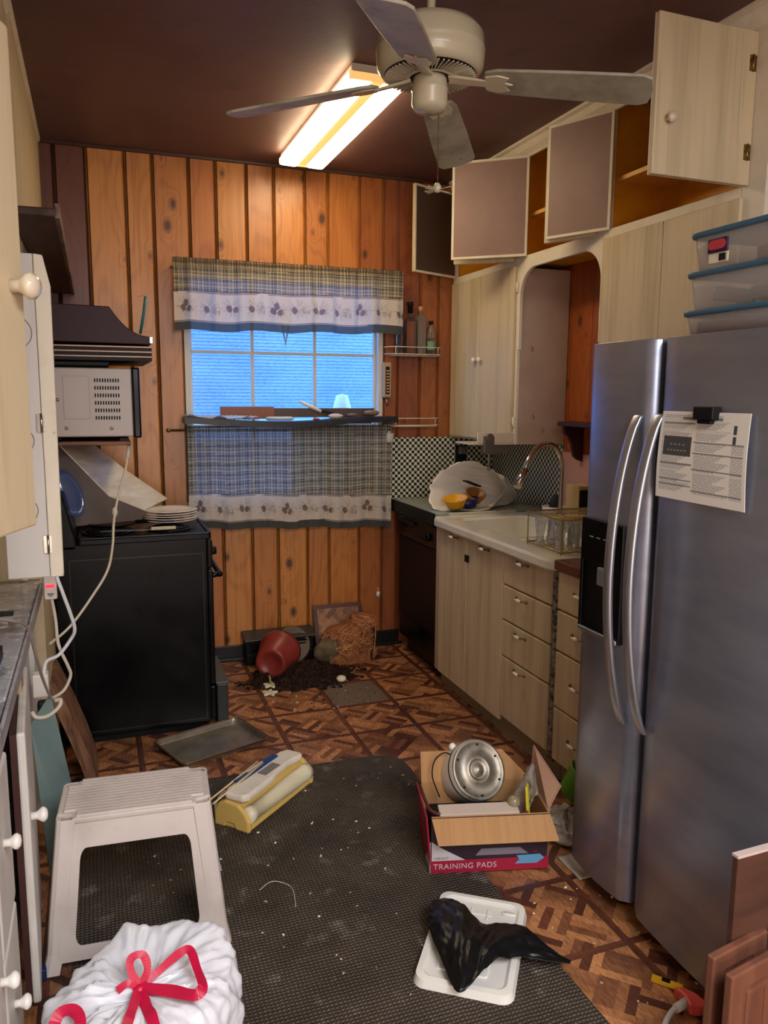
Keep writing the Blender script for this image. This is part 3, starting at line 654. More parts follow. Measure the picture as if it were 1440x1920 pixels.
m = MB(); m.lathe([(.029, .055), (.033, .056), (.02, .075), (0, .078)], Matrix.Translation((1.688, 4.55, 1.30)), 16); m.build('jar_lid', CHROME, t)

# ---- wire shelves and bottles
WIRE = mat('white_coated_wire', rgb(214, 204, 188), .4)
def wire_shelf(z, label, x0=1.70, x1=1.995):
    t = thing('wire_shelf', label, 'shelf', ((x0+x1)/2, 4.55, z), group='wire shelves beside the window')
    m = MB()
    for zz in (z+.05, z+.008): m.tube([(x0-.03, BACK-.02, zz), (x0-.03, 4.53, zz), (x0, 4.495, zz), (x1, 4.495, zz), (x1+.012, 4.51, zz), (x1+.012, BACK-.02, zz)], .0028, 6)
    m.build('rail', WIRE, t)
    m = MB()
    for k in range(7): y = 4.50+k*.014; m.tube([(x0, y, z), (x1, y, z)], .0018, 5)
    m.tube([(x0+.01, 4.497, z), (x0+.01, 4.497, z+.05)], .0025, 5); m.tube([(x1-.01, 4.497, z), (x1-.01, 4.497, z+.05)], .0025, 5)
    for xx in (x0, x1): m.tube([(xx, 4.5, z), (xx, BACK-.018, z)], .0022, 5)
    m.build('bottom_wires', WIRE, t)
    return t
wire_shelf(1.822, 'white wire shelf holding four bottles beside the valance'); wire_shelf(1.395, 'empty white wire shelf above the checked backsplash', 1.705, 1.985)
zb = 1.826
SM = thin_glass('smoky_glass', (.72, .64, .56, 1), .12, .25); SM2 = thin_glass('brown_glass', (.5, .36, .28, 1), .05, .25)
OIL = mat('amber_oil', rgb(214, 130, 24), .3)
bottle('oil_bottle', 'tall thin necked brown bottle at the left end of the wire shelf', 'bottle', 1.750, 4.54, zb, [(0, 0), (.024, 0), (.024, .11), (.010, .16), (.007, .23), (.009, .235), (0, .235)], SM2, [(0, .235), (.007, .235), (.004, .265), (0, .267)], CHROME, 'bottles on the wire shelf')
bottle('oil_bottle', 'square bottle of amber oil with a black pour stopper on the wire shelf', 'bottle', 1.822, 4.55, zb, [(0, 0), (.042, 0), (.042, .21), (.016, .222), (.014, .25)], SM2, [(0, .25), (.015, .25), (.015, .29), (.019, .292), (.019, .315), (0, .318)], BLACKM, 'bottles on the wire shelf', [(0, .004), (.034, .004), (.034, .20), (0, .2)], OIL, sq=True)
bottle('oil_bottle', 'tall square clear bottle with a cork on the wire shelf', 'bottle', 1.888, 4.545, zb, [(0, 0), (.038, 0), (.038, .225), (.014, .245), (.013, .262)], SM, [(0, .262), (.012, .262), (.013, .29), (0, .291)], mat('cork', rgb(190, 150, 96), .8), 'bottles on the wire shelf', sq=True)
bottle('sauce_bottle', 'short dark sauce bottle with black cap and pale green label on the wire shelf', 'bottle', 1.956, 4.54, zb, [(0, 0), (.027, 0), (.028, .12), (.024, .145), (.012, .175), (.011, .19)], SM, [(0, .187), (.014, .187), (.014, .207), (0, .207)], BLACKM, 'bottles on the wire shelf', [(0, .003), (.024, .003), (.025, .105), (0, .105)], mat('dark_sauce', rgb(24, 12, 10), .2), band=[(.0285, .035), (.0288, .085)], bandm=mat('green_label', rgb(110, 150, 120), .6))
t = thing('thermometer', 'narrow tan wall thermometer on the paneling right of the window', 'thermometer', (1.68, 4.57, 1.66))
m = MB(); m.box(1.655, 1.705, 4.555, 4.592, 1.57, 1.78); m.build('backing', mat('tan_plastic', rgb(172, 146, 120), .5), t, bevel=.006)
m = MB(); m.box(1.668, 1.692, 4.551, 4.555, 1.59, 1.755)
m.build('scale_strip', BLACKM, t)
m = MB(); [m.box(1.672, 1.688, 4.549, 4.551, 1.60+k*.018, 1.609+k*.018) for k in range(8)]; m.build('scale_mark', mat('tan_mark', rgb(180, 154, 124), .5), t)
m = MB(); m.tube([(1.68, 4.57, 1.57), (1.682, 4.57, 1.54), (1.69, 4.575, 1.52)], .004, 6); m.build('tail', CHROME, t)

# ---- plastic bag on the counter with a yellow bowl
bagm = bpy.data.materials.new('white_film'); bagm.use_nodes = True; b_ = bagm.node_tree.nodes['Principled BSDF']; b_.inputs['Base Color'].default_value = rgb(232, 226, 216); b_.inputs['Roughness'].default_value = .35
b_.inputs['Transmission Weight'].default_value = .0; b_.inputs['Subsurface Weight'].default_value = .2; b_.inputs['Subsurface Radius'].default_value = (.02, .02, .02)
t = thing('plastic_bag', 'open white plastic bag lying on the counter over the dishwasher', 'bag', (2.05, 4.1, .946))
def bagf(u, v):   # u round the bag, v from mouth to tail
    a = 2*pi*u; c = Vector((1.995, 4.06, 1.055)).lerp(Vector((2.33, 4.20, .985)), v**.9)
    hw = .175*(1-v)**.55+.02; hh = .105*(1-v)**.5+.018
    w_ = 1+.10*fbm(cos(a)*1.8, sin(a)*1.8, v*3)+.05*fbm(cos(a)*6, sin(a)*6, v*5)+.05*sin(8*a+v*3)*v
    if v < .12: w_ *= 1+.10*(1-v/.12)
    p = c+Vector((.955, -.295, 0))*(hw*cos(a)*w_)+Vector((.05, .12, 1))*(hh*sin(a)*w_*1.12)
    if v < .3: p += Vector((-.10, -.10, 0))*((1-v/.3)*max(0, -sin(a)))
    p.z = max(p.z, .950+.003*sin(7*a+9*v)); return p
m = MB(); m.grid(bagf, 90, 44, closeu=True); m.build('film', bagm, t, solid=.0012)
YEL = mat('yellow_plastic', rgb(222, 160, 20), .35)
t = thing('yellow_bowl', 'small yellow bowl lying in the mouth of the white bag on the counter', 'bowl', (1.905, 4.06, .975))
M = Matrix.Translation((1.875, 3.965, .966))@Matrix.Rotation(radians(-10), 4, 'Y')@Matrix.Rotation(radians(8), 4, 'X')
m = MB(); m.lathe([(0, 0), (.045, 0), (.05, .01), (.068, .05), (.072, .055), (.069, .055), (.047, .012), (0, .008)], M, 28); m.build('bowl_shell', YEL, t)
M = Matrix.Translation((1.975, 4.02, .955))@Matrix.Rotation(radians(-8), 4, 'Y')
m = MB(); m.lathe([(0, 0), (.05, 0), (.07, .05), (.066, .05), (.045, .006), (0, .005)], M, 24); tag(m.build('blue_bowl', mat('navy_plastic', rgb(32, 34, 92), .3)), 'dark blue bowl under the yellow bowl in the white bag', 'bowl')
M = Matrix.Translation((2.03, 4.05, .99))@Matrix.Rotation(radians(30), 4, 'X')
m = MB(); m.lathe([(0, 0), (.04, 0), (.06, .05), (.056, .05), (.036, .005), (0, .004)], M, 24); tag(m.build('amber_bowl', mat('amber_ceramic', rgb(150, 100, 40), .3)), 'brown bowl deep inside the white bag on the counter', 'bowl')
m = MB(); m.box(-.07, .07, -.02, .02, -.004, .004, Matrix.Translation((2.02, 4.06, 1.085))@Matrix.Rotation(.5, 4, 'Z')@Matrix.Rotation(.3, 4, 'Y')); tag(m.build('spatula', BLACKM, bevel=.002), 'black slotted utensil lying inside the white bag on the counter', 'utensil')

# ================================================================ refrigerator
fr = thing('refrigerator', 'stainless side by side refrigerator with curved bar handles', 'refrigerator', (1.77, 1.65, 0))
fy0, fy1, fs = 1.19, 2.102, 1.794
m = MB(); m.box(1.51, 2.10, fy0+.01, fy1-.01, .055, 1.715); m.build('body', mat('fridge_side', rgb(70, 70, 74), .4, .3), fr, bevel=.006)
def fdoor(a, b, name):
    n = 14; P = [(1.505, a)]
    for k in range(n+1):
        s = k/n; y = a+(b-a)*s; bulge = .016*(1-(2*s-1)**2); e = min(s, 1-s)*(b-a); r = .022
        x = 1.442-bulge+(r-sqrt(max(0, r*r-(r-e)**2)) if e < r else 0)
        P.append((x, y))
    P.append((1.505, b))
    m = MB(); m.prism(P, .062, 1.742)
    return m
dl = fdoor(fs+.009, fy1, 'f').build('freezer_door', STEEL, fr, bevel=.002, angle=60)
dr = fdoor(fy0, fs-.009, 'r').build('fridge_door', STEEL, fr, bevel=.002, angle=60)
for d_ in (dl, dr):
    for p in d_.data.polygons:
        n_ = p.normal
        if abs(n_.z) < .5 and n_.x < -.2: p.use_smooth = True
m = MB(); m.box(1.49, 1.51, fs-.02, fs+.02, .07, 1.73); m.build('gasket', BLACKM, fr)
def handle(parent, y, z0, z1):
    m = MB(); n = 24
    def hx(s): return 1.425-.075*(1-(2*s-1)**2)**.8-.006
    for k in range(n):
        a, b = k/n, (k+1)/n; za, zb_ = z0+(z1-z0)*a, z0+(z1-z0)*b; xa, xb = hx(a), hx(b); w_ = .017; th_ = .014
        m.hull8([(xa, y-w_, za), (xa+th_, y-w_, za), (xa+th_, y+w_, za), (xa, y+w_, za), (xb, y-w_, zb_), (xb+th_, y-w_, zb_), (xb+th_, y+w_, zb_), (xb, y+w_, zb_)])
    bmesh.ops.remove_doubles(m.bm, verts=m.bm.verts, dist=1e-5)
    fs_ = [f for f in m.bm.faces if abs(f.normal.z) > .95 and z0+.01 < f.calc_center_median().z < z1-.01]
    bmesh.ops.delete(m.bm, geom=fs_, context='FACES_ONLY')
    return m.build('handle', STEELH, parent, bevel=.005, smooth=True)
handle(dl, 1.838, .63, 1.535); handle(dr, 1.748, .635, 1.54)
# dispenser
m = MB(); m.ring([(1.862, .86), (2.068, .86), (2.068, 1.215), (1.862, 1.215)], [(1.875, .875), (2.055, .875), (2.055, 1.085), (1.875, 1.085)], 0, .02, YZ(1.412)); di = m.build('dispenser', BLACKGLOSS, fr, bevel=.003)
m = MB(); m.box(1.4225, 1.424, 1.875, 2.055, .875, 1.085); m.build('recess', BLACKM, di)
m = MB(); m.box(1.407, 1.432, 1.868, 2.062, .858, .872); m.build('drip_tray', STEELH, di, bevel=.003)
m = MB(); m.box(1.405, 1.42, 1.93, 1.97, 1.02, 1.075); m.build('paddle', mat('grey_paddle', rgb(120, 120, 125), .4), di, bevel=.003)
m = MB()
for k in range(4):
    m.box(1.4105, 1.412, 1.90+k*.035, 1.918+k*.035, 1.16, 1.163)
m.build('button_mark', mat('grey_print', rgb(150, 150, 150), .5), di)
m = MB(); m.box(1.53, 1.56, fy0+.02, fy1-.02, .004, .055)
for k in range(26): m.box(1.525, 1.53, fy0+.04+k*.033, fy0+.06+k*.033, .01, .05)
m.build('grille', BLACKM, fr)
for yy in (fy1-.09, fy0+.03): m = MB(); m.box(1.49, 1.53, yy, yy+.06, 0, .05); m.build('foot', BLACKM, fr, bevel=.004)
# paper and clip
PG = mat('printed_paper', None, .6, attr=True)
rp = random.Random(3)
paperw, paperh = .302, .226
def pcol(u, v):
    x = u*100; y = (1-v)*100; W = (.72, .69, .62, 1); G = (.38, .37, .35, 1); D = (.06, .06, .06, 1); K = (.18, .18, .17, 1)
    if x < 4 or x > 96 or y < 4 or y > 95: return W
    if 6 < y < 9 and 26 < x < 72: return K
    if 28 < y < 50 and 6 < x < 40:
        return (.35, .35, .35, 1) if (36 < y < 38 and 14 < x < 32 and int(x) % 5 < 2) or (43 < y < 44 and 10 < x < 36 and int(x) % 4 < 2) else D
    if 13 < y < 22 and 84 < x < 88: return D
    if 24 < y < 32 and 84 < x < 88: return D
    if x < 42: bars = (12, 58, 76, 82); 
    else: bars = (32, 44, 62, 86)
    for b in bars:
        if b < y < b+1.6: return K
    if 41 < x < 44 or y > 90: return W
    if x > 82 and y < 34: return W
    ln = int(y/2.0); h = (ln*7919+(x > 42)*131) % 17
    if y % 2.0 < .9 and (x % 42) < 24+h and (int(x*1.7)+ln*3) % 7: return G
    return W
m = MB(); m.grid(lambda u, v: Vector((1.419-.006*sin(v*3)-.012*(1-v)*(1-u)+(.0), 1.727-paperw*u+.012*(1-v)*(1-u)*0, 1.322+paperh*v+.004*u*(1-v)-.008*(1-v)*u)), 200, 150, pcol, closeu=False)
o = m.build('instruction_sheet', PG, fixn=False, solid=.0008); tag(o, 'printed instruction sheet hanging on the right refrigerator door', 'paper')
m = MB(); m.box(1.395, 1.424, 1.525, 1.592, 1.53, 1.562); m.box(1.400, 1.414, 1.535, 1.582, 1.52, 1.53); tag(m.build('magnet_clip', BLACKM, bevel=.003), 'black magnet clip holding the sheet on the refrigerator', 'clip')
# ---- storage bins
BLUE = mat('blue_lid', rgb(62, 98, 122), .35)
BIN = bpy.data.materials.new('translucent_bin'); BIN.use_nodes = True; b_ = BIN.node_tree.nodes['Principled BSDF']; b_.inputs['Base Color'].default_value = rgb(226, 220, 214); b_.inputs['Roughness'].default_value = .25; b_.inputs['Alpha'].default_value = .32
lab = ['blue lidded storage bin with a red oval sticker, topmost of the refrigerator stack', 'blue lidded storage bin holding grey things, middle of the refrigerator stack', 'blue lidded storage bin holding dark red things, lowest of the refrigerator stack']
cont = [rgb(176, 96, 84), rgb(120, 116, 108), rgb(110, 30, 40)]
for k in range(3):
    zt_ = 2.018-.10*k-.0; bx0, bx1, by0, by1 = 1.52+.004*k, 1.92, 1.10, 1.80+.012*k; z0_ = zt_-.100 if k < 2 else 1.742
    t = thing('storage_bin', lab[k], 'bin', (1.72, 1.5, z0_), group='storage bins on the refrigerator')
    m = MB(); A = rrect(bx0+.018, bx1-.018, by0+.018, by1-.018, .03, 4); B = rrect(bx0+.008, bx1-.008, by0+.008, by1-.008, .03, 4)
    V = loop_strip(m, B, zt_-.012, A, z0_); m._f(V); m.build('tub', BIN, t, solid=.0015)
    m = MB(); m.prism(rrect(bx0, bx1, by0, by1, .035, 5), zt_-.016, zt_-.001); m.build('lid', BLUE, t, bevel=.005)
    m = MB(); rr = random.Random(k)
    if k == 2: m.box(bx0+.03, bx0+.10, by1-.19, by1-.04, z0_+.004, zt_-.03)
    for q in range(6):
        cx, cy = rr.uniform(bx0+.08, bx1-.08), by1-.08-q*.1; m.box(-.05, .05, -.035, .035, -.018, .018, Matrix.Translation((cx, cy, z0_+.04))@Matrix.Rotation(rr.uniform(-.3, .3), 4, 'X')@Matrix.Rotation(rr.uniform(0, 3), 4, 'Z'))
    m.build('contents', mat('bin_contents', cont[k], .5), t, bevel=.004)
    if k == 0:
        m = MB(); m.box(bx0+.005, bx0+.010, 1.655, 1.722, 1.955, 1.99); st = m.build('sticker', mat('navy_sticker', rgb(40, 20, 60), .4), t, bevel=.001); st['label'] = 'dark blue sticker with a red oval and barcode'
        m = MB(); m.prism(rrect(1.660, 1.718, 1.962, 1.986, .0118, 5), bx0+.003, bx0+.0055, YZ(0)); m.build('oval', mat('red_oval', rgb(190, 60, 70), .4), st)
        m = MB(); m.box(bx0+.010, bx0+.0125, 1.655, 1.722, 1.93, 1.954); m.build('barcode_patch', mat('sticker_white', rgb(226, 218, 196), .5), st)
        m = MB(); [m.box(bx0+.0085, bx0+.010, 1.662+.0035*q, 1.6632+.0035*q+(.001 if q % 3 else 0), 1.933, 1.951) for q in range(7)]; m.build('barcode', BLACKM, st)
# ================================================================ left-hand side
# ---- base cabinets in the alcove
lb = thing('base_cabinet', 'white painted base cabinet run along the left with worn round knobs', 'cabinet', (-.5, 1.9, 0))
FX = -.238
m = MB(); m.box(-.84, FX-.02, .6, 3.02, .1, .86); m.build('carcass', WHITEPAINT, lb)
m = MB(); m.box(-.84, FX-.06, .6, 3.02, 0, .1); m.build('toe_kick', BLACKM, lb)
m = MB(); m.box(FX-.02, FX-.002, .6, 3.02, .80, .86); m.box(FX-.02, FX-.002, 2.96, 3.02, .1, .8); m.build('face_frame', WHITEPAINT, lb, bevel=.002)
for (a, b, z0, z1) in ((1.62, 1.86, .44, .79), (1.62, 1.86, .11, .425), (1.3, 1.6, .11, .79), (.9, 1.28, .11, .79)):
    m = MB(); m.box(FX-.002, FX+.018, a, b, z0, z1); d = m.build('drawer' if b > 1.8 else 'door', WHITEPAINT, lb, bevel=.006)
    knob(d, (FX+.018, (a+b)/2-.02 if b > 1.8 else b-.05, (z0+z1)/2+(.03 if z0 > .3 else .0)), (1, 0, 0), WHITEP, 1.0)
a_ = radians(-86.5); ux, uy = cos(a_), sin(a_)
M = axes((FX+.0, 2.42, 0), (ux, uy, 0), (0, 0, 1), (uy*-1, ux, 0))
d = None
m = MB(); m.prism([(0, .10), (.50, .10), (.50, .80), (0, .80)], 0.002, .022, M); d = m.build('door', WHITEPAINT, lb, bevel=.006); d['label'] = 'white cabinet door standing ajar'
m = MB(); m.prism([(.003, .103), (.497, .103), (.497, .797), (.003, .797)], -.012, .0015, M); o = m.build('inner_board', mat('dark_red_brown_edge', rgb(58, 30, 26), .5), d)
kp = M @ Vector((.44, .56, .022)); nv = (M.to_3x3() @ Vector((0, 0, 1))); knob(d, kp, nv, WHITEP, 1.1)
# ---- laminate countertop with worn pattern
CT = mat('marbled_laminate', rgb(168, 170, 176), .18, c2=rgb(96, 96, 104), sc=(9, 9, 9), th=(.45, .62), c3=rgb(214, 214, 216), sc3=(34, 34, 34), th3=(.55, .65), coat=.3)
t = thing('countertop', 'marbled grey laminate countertop along the left cabinets', 'countertop', (-.5, 1.9, .88))
m = MB(); m.prism([(-.215, .6), (-.215, 3.04), (-.84, 3.04), (-.84, .6)], .872, .908); m.build('slab', CT, t, bevel=.004)
m = MB(); m.box(-.213, -.205, .6, 3.04, .864, .905); m.build('edging', mat('silver_edging', rgb(176, 172, 176), .35, .2, c2=rgb(110, 96, 96), sc=(3, 12, 12), th=(.5, .75)), t, bevel=.002)
m = MB(); m.box(-.236, -.214, 2.2, 2.26, .55, .87); o = m.build('tape_strip', mat('tan_tape', rgb(168, 146, 110), .6), lb); 
# things on the counter at the frame edge
t = thing('black_rack', 'black wire countertop rack with a pink capped bottle at the left edge', 'rack', (-.30, 2.15, .909))
m = MB()
for k in range(9): m.box(-.36, -.255, 2.10, 2.16, .98+k*.022, .988+k*.022)
m.box(-.262, -.256, 2.10, 2.16, .93, 1.18); m.box(-.36, -.355, 2.10, 2.16, .93, 1.18); m.box(-.262, -.25, 2.08, 2.18, .909, .94)
m.box(-.26, -.215, 2.12, 2.14, 1.03, 1.04)
m.build('frame', BLACKM, t, bevel=.001)
m = MB(); m.lathe([(0, 0), (.03, 0), (.032, .02), (.02, .04), (0, .042)], Matrix.Translation((-.27, 2.13, 1.182)), 16); o = m.build('pink_cap', mat('magenta_plastic', rgb(190, 40, 110), .2, coat=.4), t)
m = MB(); m.lathe([(0, 0), (.04, 0), (.045, .05), (.043, .09), (.03, .1), (0, .1)], Matrix.Translation((-.285, 1.99, .909)), 18); tag(m.build('blue_cup', mat('pale_blue_plastic', rgb(120, 170, 200), .2)), 'pale blue cup on the marbled counter at the left edge', 'cup')
# ---- wall panel at the end of the alcove
m = MB(); m.box(-.845, LW-.002, JOG-.02, JOG-.002, .91, 1.9); struct(m.build('trim_4', BEIGE_L))
m = MB(); m.box(-.275, -.255, JOG-.035, JOG-.02, .91, 1.9); struct(m.build('trim_5', IVORY, bevel=.003))

# ---- upper cabinets on the left
lu = thing('wall_cabinet', 'beige painted wall cabinet high on the left, one door standing open', 'cabinet', (-.5, 1.6, Z0))
UX = -.255
m = MB(); m.box(-.84, UX-.02, .7, 2.30, Z0+.02, CEIL-.02); m.build('carcass', BEIGE_L, lu)
m = MB(); m.box(UX-.02, UX, .7, 2.30, Z0, Z0+.04); m.box(UX-.02, UX, .7, 2.30, 2.24, CEIL-.01); m.box(UX-.02, UX, 1.92, 2.0, Z0+.04, 2.24); m.box(UX-.02, UX, 1.68, 1.9, Z0+.04, 2.24); m.build('face_frame', BEIGE_L, lu, bevel=.002)
hx, hy, fx, fy = -.252, 1.30, -.114, 1.65
a_ = atan2(fy-hy, fx-hx); wd = hypot(fx-hx, fy-hy)
M = axes((hx, hy, 0), (cos(a_), sin(a_), 0), (0, 0, 1), (sin(a_), -cos(a_), 0))
m = MB(); m.prism([(0, 1.33), (wd, 1.33), (wd, 2.228), (0, 2.228)], -.02, 0, M); d = m.build('door', BEIGE_L, lu, bevel=.005); d['label'] = 'cream beige door swung part open'
kp = M @ Vector((wd-.045, 1.775, 0)); knob(d, kp, (M.to_3x3() @ Vector((0, 0, 1))), KNOBIV, 1.45)
# white door opened square to the cabinets
t = thing('narrow_cabinet_door', 'narrow white hinged cabinet door standing open beside the range hood', 'door', (-.16, 2.45, 1.05))
m = MB(); m.prism([(-.255, 1.052), (-.143, 1.052), (-.143, 1.965), (-.255, 1.965)], 2.45, 2.468, XZ(0)); d = m.build('door_leaf', WHITEPAINT, t, bevel=.003)
m = MB(); m.prism([(-.142, 1.052), (-.106, 1.052), (-.101, 1.88), (-.118, 1.962), (-.142, 1.965)], 2.447, 2.475, XZ(0)); m.build('side_strip', IVORY, t, bevel=.003)
for z in (1.15, 1.50): m = MB(); m.box(-.155, -.134, 2.443, 2.45, z-.025, z+.025); m.cyl((-.143, 2.444, z-.027), (-.143, 2.444, z+.027), .004, seg=8); m.build('hinge', CHROME, t)
for z, r in ((1.75, .045), (1.45, .035), (1.25, .035)):
    m = MB(); m.tube([(-.20+r*cos(radians(q)), 2.449, z+r*sin(radians(q))) for q in range(-90, 80, 12)], .0012, 5); m.build('wire_loop', mat('grey_wire', rgb(120, 108, 96), .5) if z == 1.75 else bpy.data.materials['grey_wire'], t)
# brown shelf board over the hood
t = thing('hood_shelf', 'dark brown stained wooden shelf above the range hood', 'shelf', (-.15, 3.6, 2.1))
m = MB(); m.box(LW+.001, -.078, 2.625, 4.585, 2.10, 2.125); m.build('board', DARKWOOD, t, bevel=.004)
m = MB(); m.box(-.086, -.072, 2.625, 4.585, 2.096, 2.14); m.build('front_edge', mat('worn_tan_edge', rgb(120, 92, 74), .5, c2=rgb(60, 40, 32), sc=(30, 5, 30), th=(.4, .6)), t, bevel=.003)
m = MB(); m.box(LW-.3, LW-.001, 2.63, JOG-.022, 2.10, CEIL-.08); m.build('cabinet_box', BEIGE_L, t)

# ---- range hood
PUR = mat('maroon_hood', rgb(54, 28, 34), .4, spec=.2)
t = thing('range_hood', 'dark maroon range hood with a curved front above the microwave', 'range hood', (0, 4.0, 1.75))
def hoodprof(): 
    P = [(LW+.002, 1.80), (LW+.002, 1.957), (.078, 1.952)]
    P += [(.078+.165*s, 1.952-.122*(1-(1-s)**2.2)) for s in (.12, .25, .4, .55, .7, .85, 1)]
    return P+[(.245, 1.795)]
m = MB(); m.prism(hoodprof(), 3.655, 4.39, XZ(0)); m.build('hood_shell', PUR, t, bevel=.004)
for k in range(3):
    z = 1.788-k*.021
    m = MB(); m.box(LW+.002, .249, 3.652-.0, 4.392, z-.008, z); m.build('trim_band', mat('tan_band', rgb(150, 122, 104), .35, .4) if k == 0 else bpy.data.materials['tan_band'], t, bevel=.002)
    m = MB(); m.box(LW+.004, .247, 3.657, 4.388, z-.021, z-.008); m.build('dark_band', BLACKM, t)
m = MB(); m.box(-.17, .07, 3.70, 4.3, 1.700, 1.724); m.build('filter', BLACKM, t, bevel=.006)
m = MB(); m.box(.238, .253, 3.648, 3.66, 1.80, 1.83); m.build('corner_clip', CHROME, t, bevel=.002)
m = MB(); m.tube([(.205, 3.72, 1.845), (.222, 3.72, 1.93), (.234, 3.72, 2.008)], .0065, 8); t = thing('incense_stick_holder', 'thin teal tube standing on the edge of the range hood', 'tube', (.21, 3.72, 1.84)); m.build('tube', mat('teal_plastic', rgb(40, 110, 110), .4), t)
m = MB(); m.tube(spline([(.234, 3.72, 2.006), (.22, 3.71, 2.01), (.20, 3.71, 2.003)], 4), .0012, 5); m.build('thread', mat('gold_thread', rgb(190, 150, 90), .5), t)
m = MB(); m.tube([(.248+.014*cos(radians(q)), 3.66, 1.725+.018*sin(radians(q))) for q in range(-200, 40, 20)], .0012, 5); m.build('wire_hook', BRASS, t)

# ---- microwave on a wooden shelf
t = thing('microwave_shelf', 'thin wooden shelf carrying the microwave', 'shelf', (0, 3.9, 1.36))
m = MB(); m.box(LW+.002, .146, 3.70, 4.32, 1.356, 1.374); m.build('board', mat('shelf_pine', rgb(132, 84, 56), .5, c2=rgb(90, 56, 40), sc=(4, 30, 30), th=(.4, .6)), t, bevel=.003)
m = MB(); m.box(.10, .14, 3.72, 4.30, 1.374, 1.386); m.build('runner', BLACKM, t)
mw = thing('microwave', 'grey microwave oven seen from its vented side beneath the hood', 'microwave', (0, 3.95, 1.39))
GREYM = mat('grey_enamel', rgb(176, 166, 160), .4, .1)
m = MB(); m.box(LW+.004, .160, 3.70, 4.22, 1.394, 1.694); m.build('case', GREYM, mw, bevel=.006)
m = MB(); m.box(.160, .194, 3.695, 4.225, 1.388, 1.698); m.build('front_panel', BLACKGLOSS, mw, bevel=.008)
for k in range(6):
    m = MB()
    for q in range(10):
        x = .006+q*.0108; z = 1.640-k*.0325; m.prism([(x-.003+.0, z-.007), (x, z-.009), (x+.003, z-.006), (x+.003, z+.007), (x, z+.009), (x-.003, z+.006)], 3.697, 3.6995, XZ(0))
    m.build('vent_row', BLACKM, mw)
m = MB(); m.ring(rrect(-.125, -.018, 1.472, 1.658, .004, 2), rrect(-.1235, -.0195, 1.4735, 1.6565, .003, 2), 3.6985, 3.7, XZ(0)); m.build('pressed_outline', mat('grey_line', rgb(140, 130, 124), .5), mw)
for (x, z) in ((-.118, 1.433), (.068, 1.431), (-.148, 1.555)): m = MB(); m.lathe([(0, 0), (.008, 0), (.006, .005), (0, .006)], axes((x, 3.70, z), (1, 0, 0), (0, 0, 1), (0, -1, 0)), 12); m.build('screw', CHROME, mw)
m = MB(); [m.cyl((x, y, 1.374), (x, y, 1.394), .012, seg=12) for x in (-.15,) for y in (3.74,)]; m.build('foot', BLACKM, mw)

# ---- range
st = thing('electric_range', 'black electric coil range turned side on against the left wall', 'stove', (.15, 4.0, 0))
sx0, sx1, sy0, sy1 = -.195, .472, 3.635, 4.395
m = MB(); m.box(sx0, sx1-.012, sy0, sy1, .04, .925); m.build('body', BLACKGLOSS, st, bevel=.006)
m = MB(); m.prism(rrect(sx0+.1, sx1+.008, sy0-.004, sy1+.004, .012, 3), .925, .948)
m.ring(rrect(sx0+.1, sx1+.008, sy0-.004, sy1+.004, .012, 3), rrect(sx0+.115, sx1-.006, sy0+.01, sy1-.01, .02, 3), .948, .955); m.build('cooktop', BLACKGLOSS, st, bevel=.003)
m = MB(); m.prism([(sx0, .9), (sx0, 1.15), (sx0+.05, 1.15), (sx0+.095, .955), (sx0+.1, .9)], sy0, sy1, XZ(0)); m.build('backguard', BLACKGLOSS, st, bevel=.01)
m = MB(); m.ring([(sx0+.06, .06), (sx1-.03, .06), (sx1-.03, .86), (sx0+.06, .86)], [(sx0+.064, .064), (sx1-.034, .064), (sx1-.034, .856), (sx0+.064, .856)], sy0-.002, sy0, XZ(0)); m.build('side_outline', mat('dark_line', rgb(34, 34, 37), .3), st)
m = MB(); m.box(sx1-.012, sx1+.014, sy0+.01, sy1-.01, .22, .775); d = m.build('oven_door', BLACKGLOSS, st, bevel=.006)
m = MB(); m.tube(spline([(sx1+.01, sy0+.05, .74), (sx1+.045, sy0+.055, .745), (sx1+.05, sy0+.09, .745), (sx1+.05, sy1-.09, .745), (sx1+.045, sy1-.055, .745), (sx1+.01, sy1-.05, .74)], 4), .013, 10); m.build('handle', BLACKGLOSS, d)
m = MB(); m.box(sx1-.012, sx1+.012, sy0+.01, sy1-.01, .785, .92); cp = m.build('control_panel', BLACKGLOSS, st, bevel=.006)
for k in range(5): m = MB(); m.cyl((sx1+.012, sy0+.07+k*.14, .855), (sx1+.038, sy0+.07+k*.14, .855), .022, .018, 16); m.build('knob', BLACKM, cp)
m = MB(); m.box(sx1-.012, sx1+.012, sy0+.01, sy1-.01, .05, .21); m.build('storage_drawer', BLACKGLOSS, st, bevel=.006)
m = MB(); m.box(sx0+.02, sx1-.05, sy0+.03, sy1-.03, .0, .04); m.build('toe_kick', BLACKM, st)
for (x, y, R) in ((.03, 4.2, .085), (.31, 4.2, .10), (.03, 3.82, .10), (.31, 3.82, .085)):
    m = MB(); m.lathe([(R+.012, 0), (R+.018, .006), (R+.008, .007), (R-.01, -.0), (.02, -.0)], Matrix.Translation((x, y, .949)), 28); b1 = m.build('drip_pan', mat('dark_pan', rgb(30, 30, 32), .3, .6) if 'dark_pan' not in bpy.data.materials else bpy.data.materials['dark_pan'], st)
    m = MB(); m.tube([(x+(.02+(R-.022)*q/90)*cos(q*.349), y+(.02+(R-.022)*q/90)*sin(q*.349), .960) for q in range(91)], .0045, 6); m.build('coil', BLACKM, b1)
t = thing('metal_post', 'short dark grey metal box on the floor at the front corner of the range', 'box', (.52, 3.72, 0))
m = MB(); m.box(.492, .545, 3.66, 4.05, 0, .21); m.build('box_body', mat('dark_grey_metal', rgb(44, 46, 46), .45), t, bevel=.006)
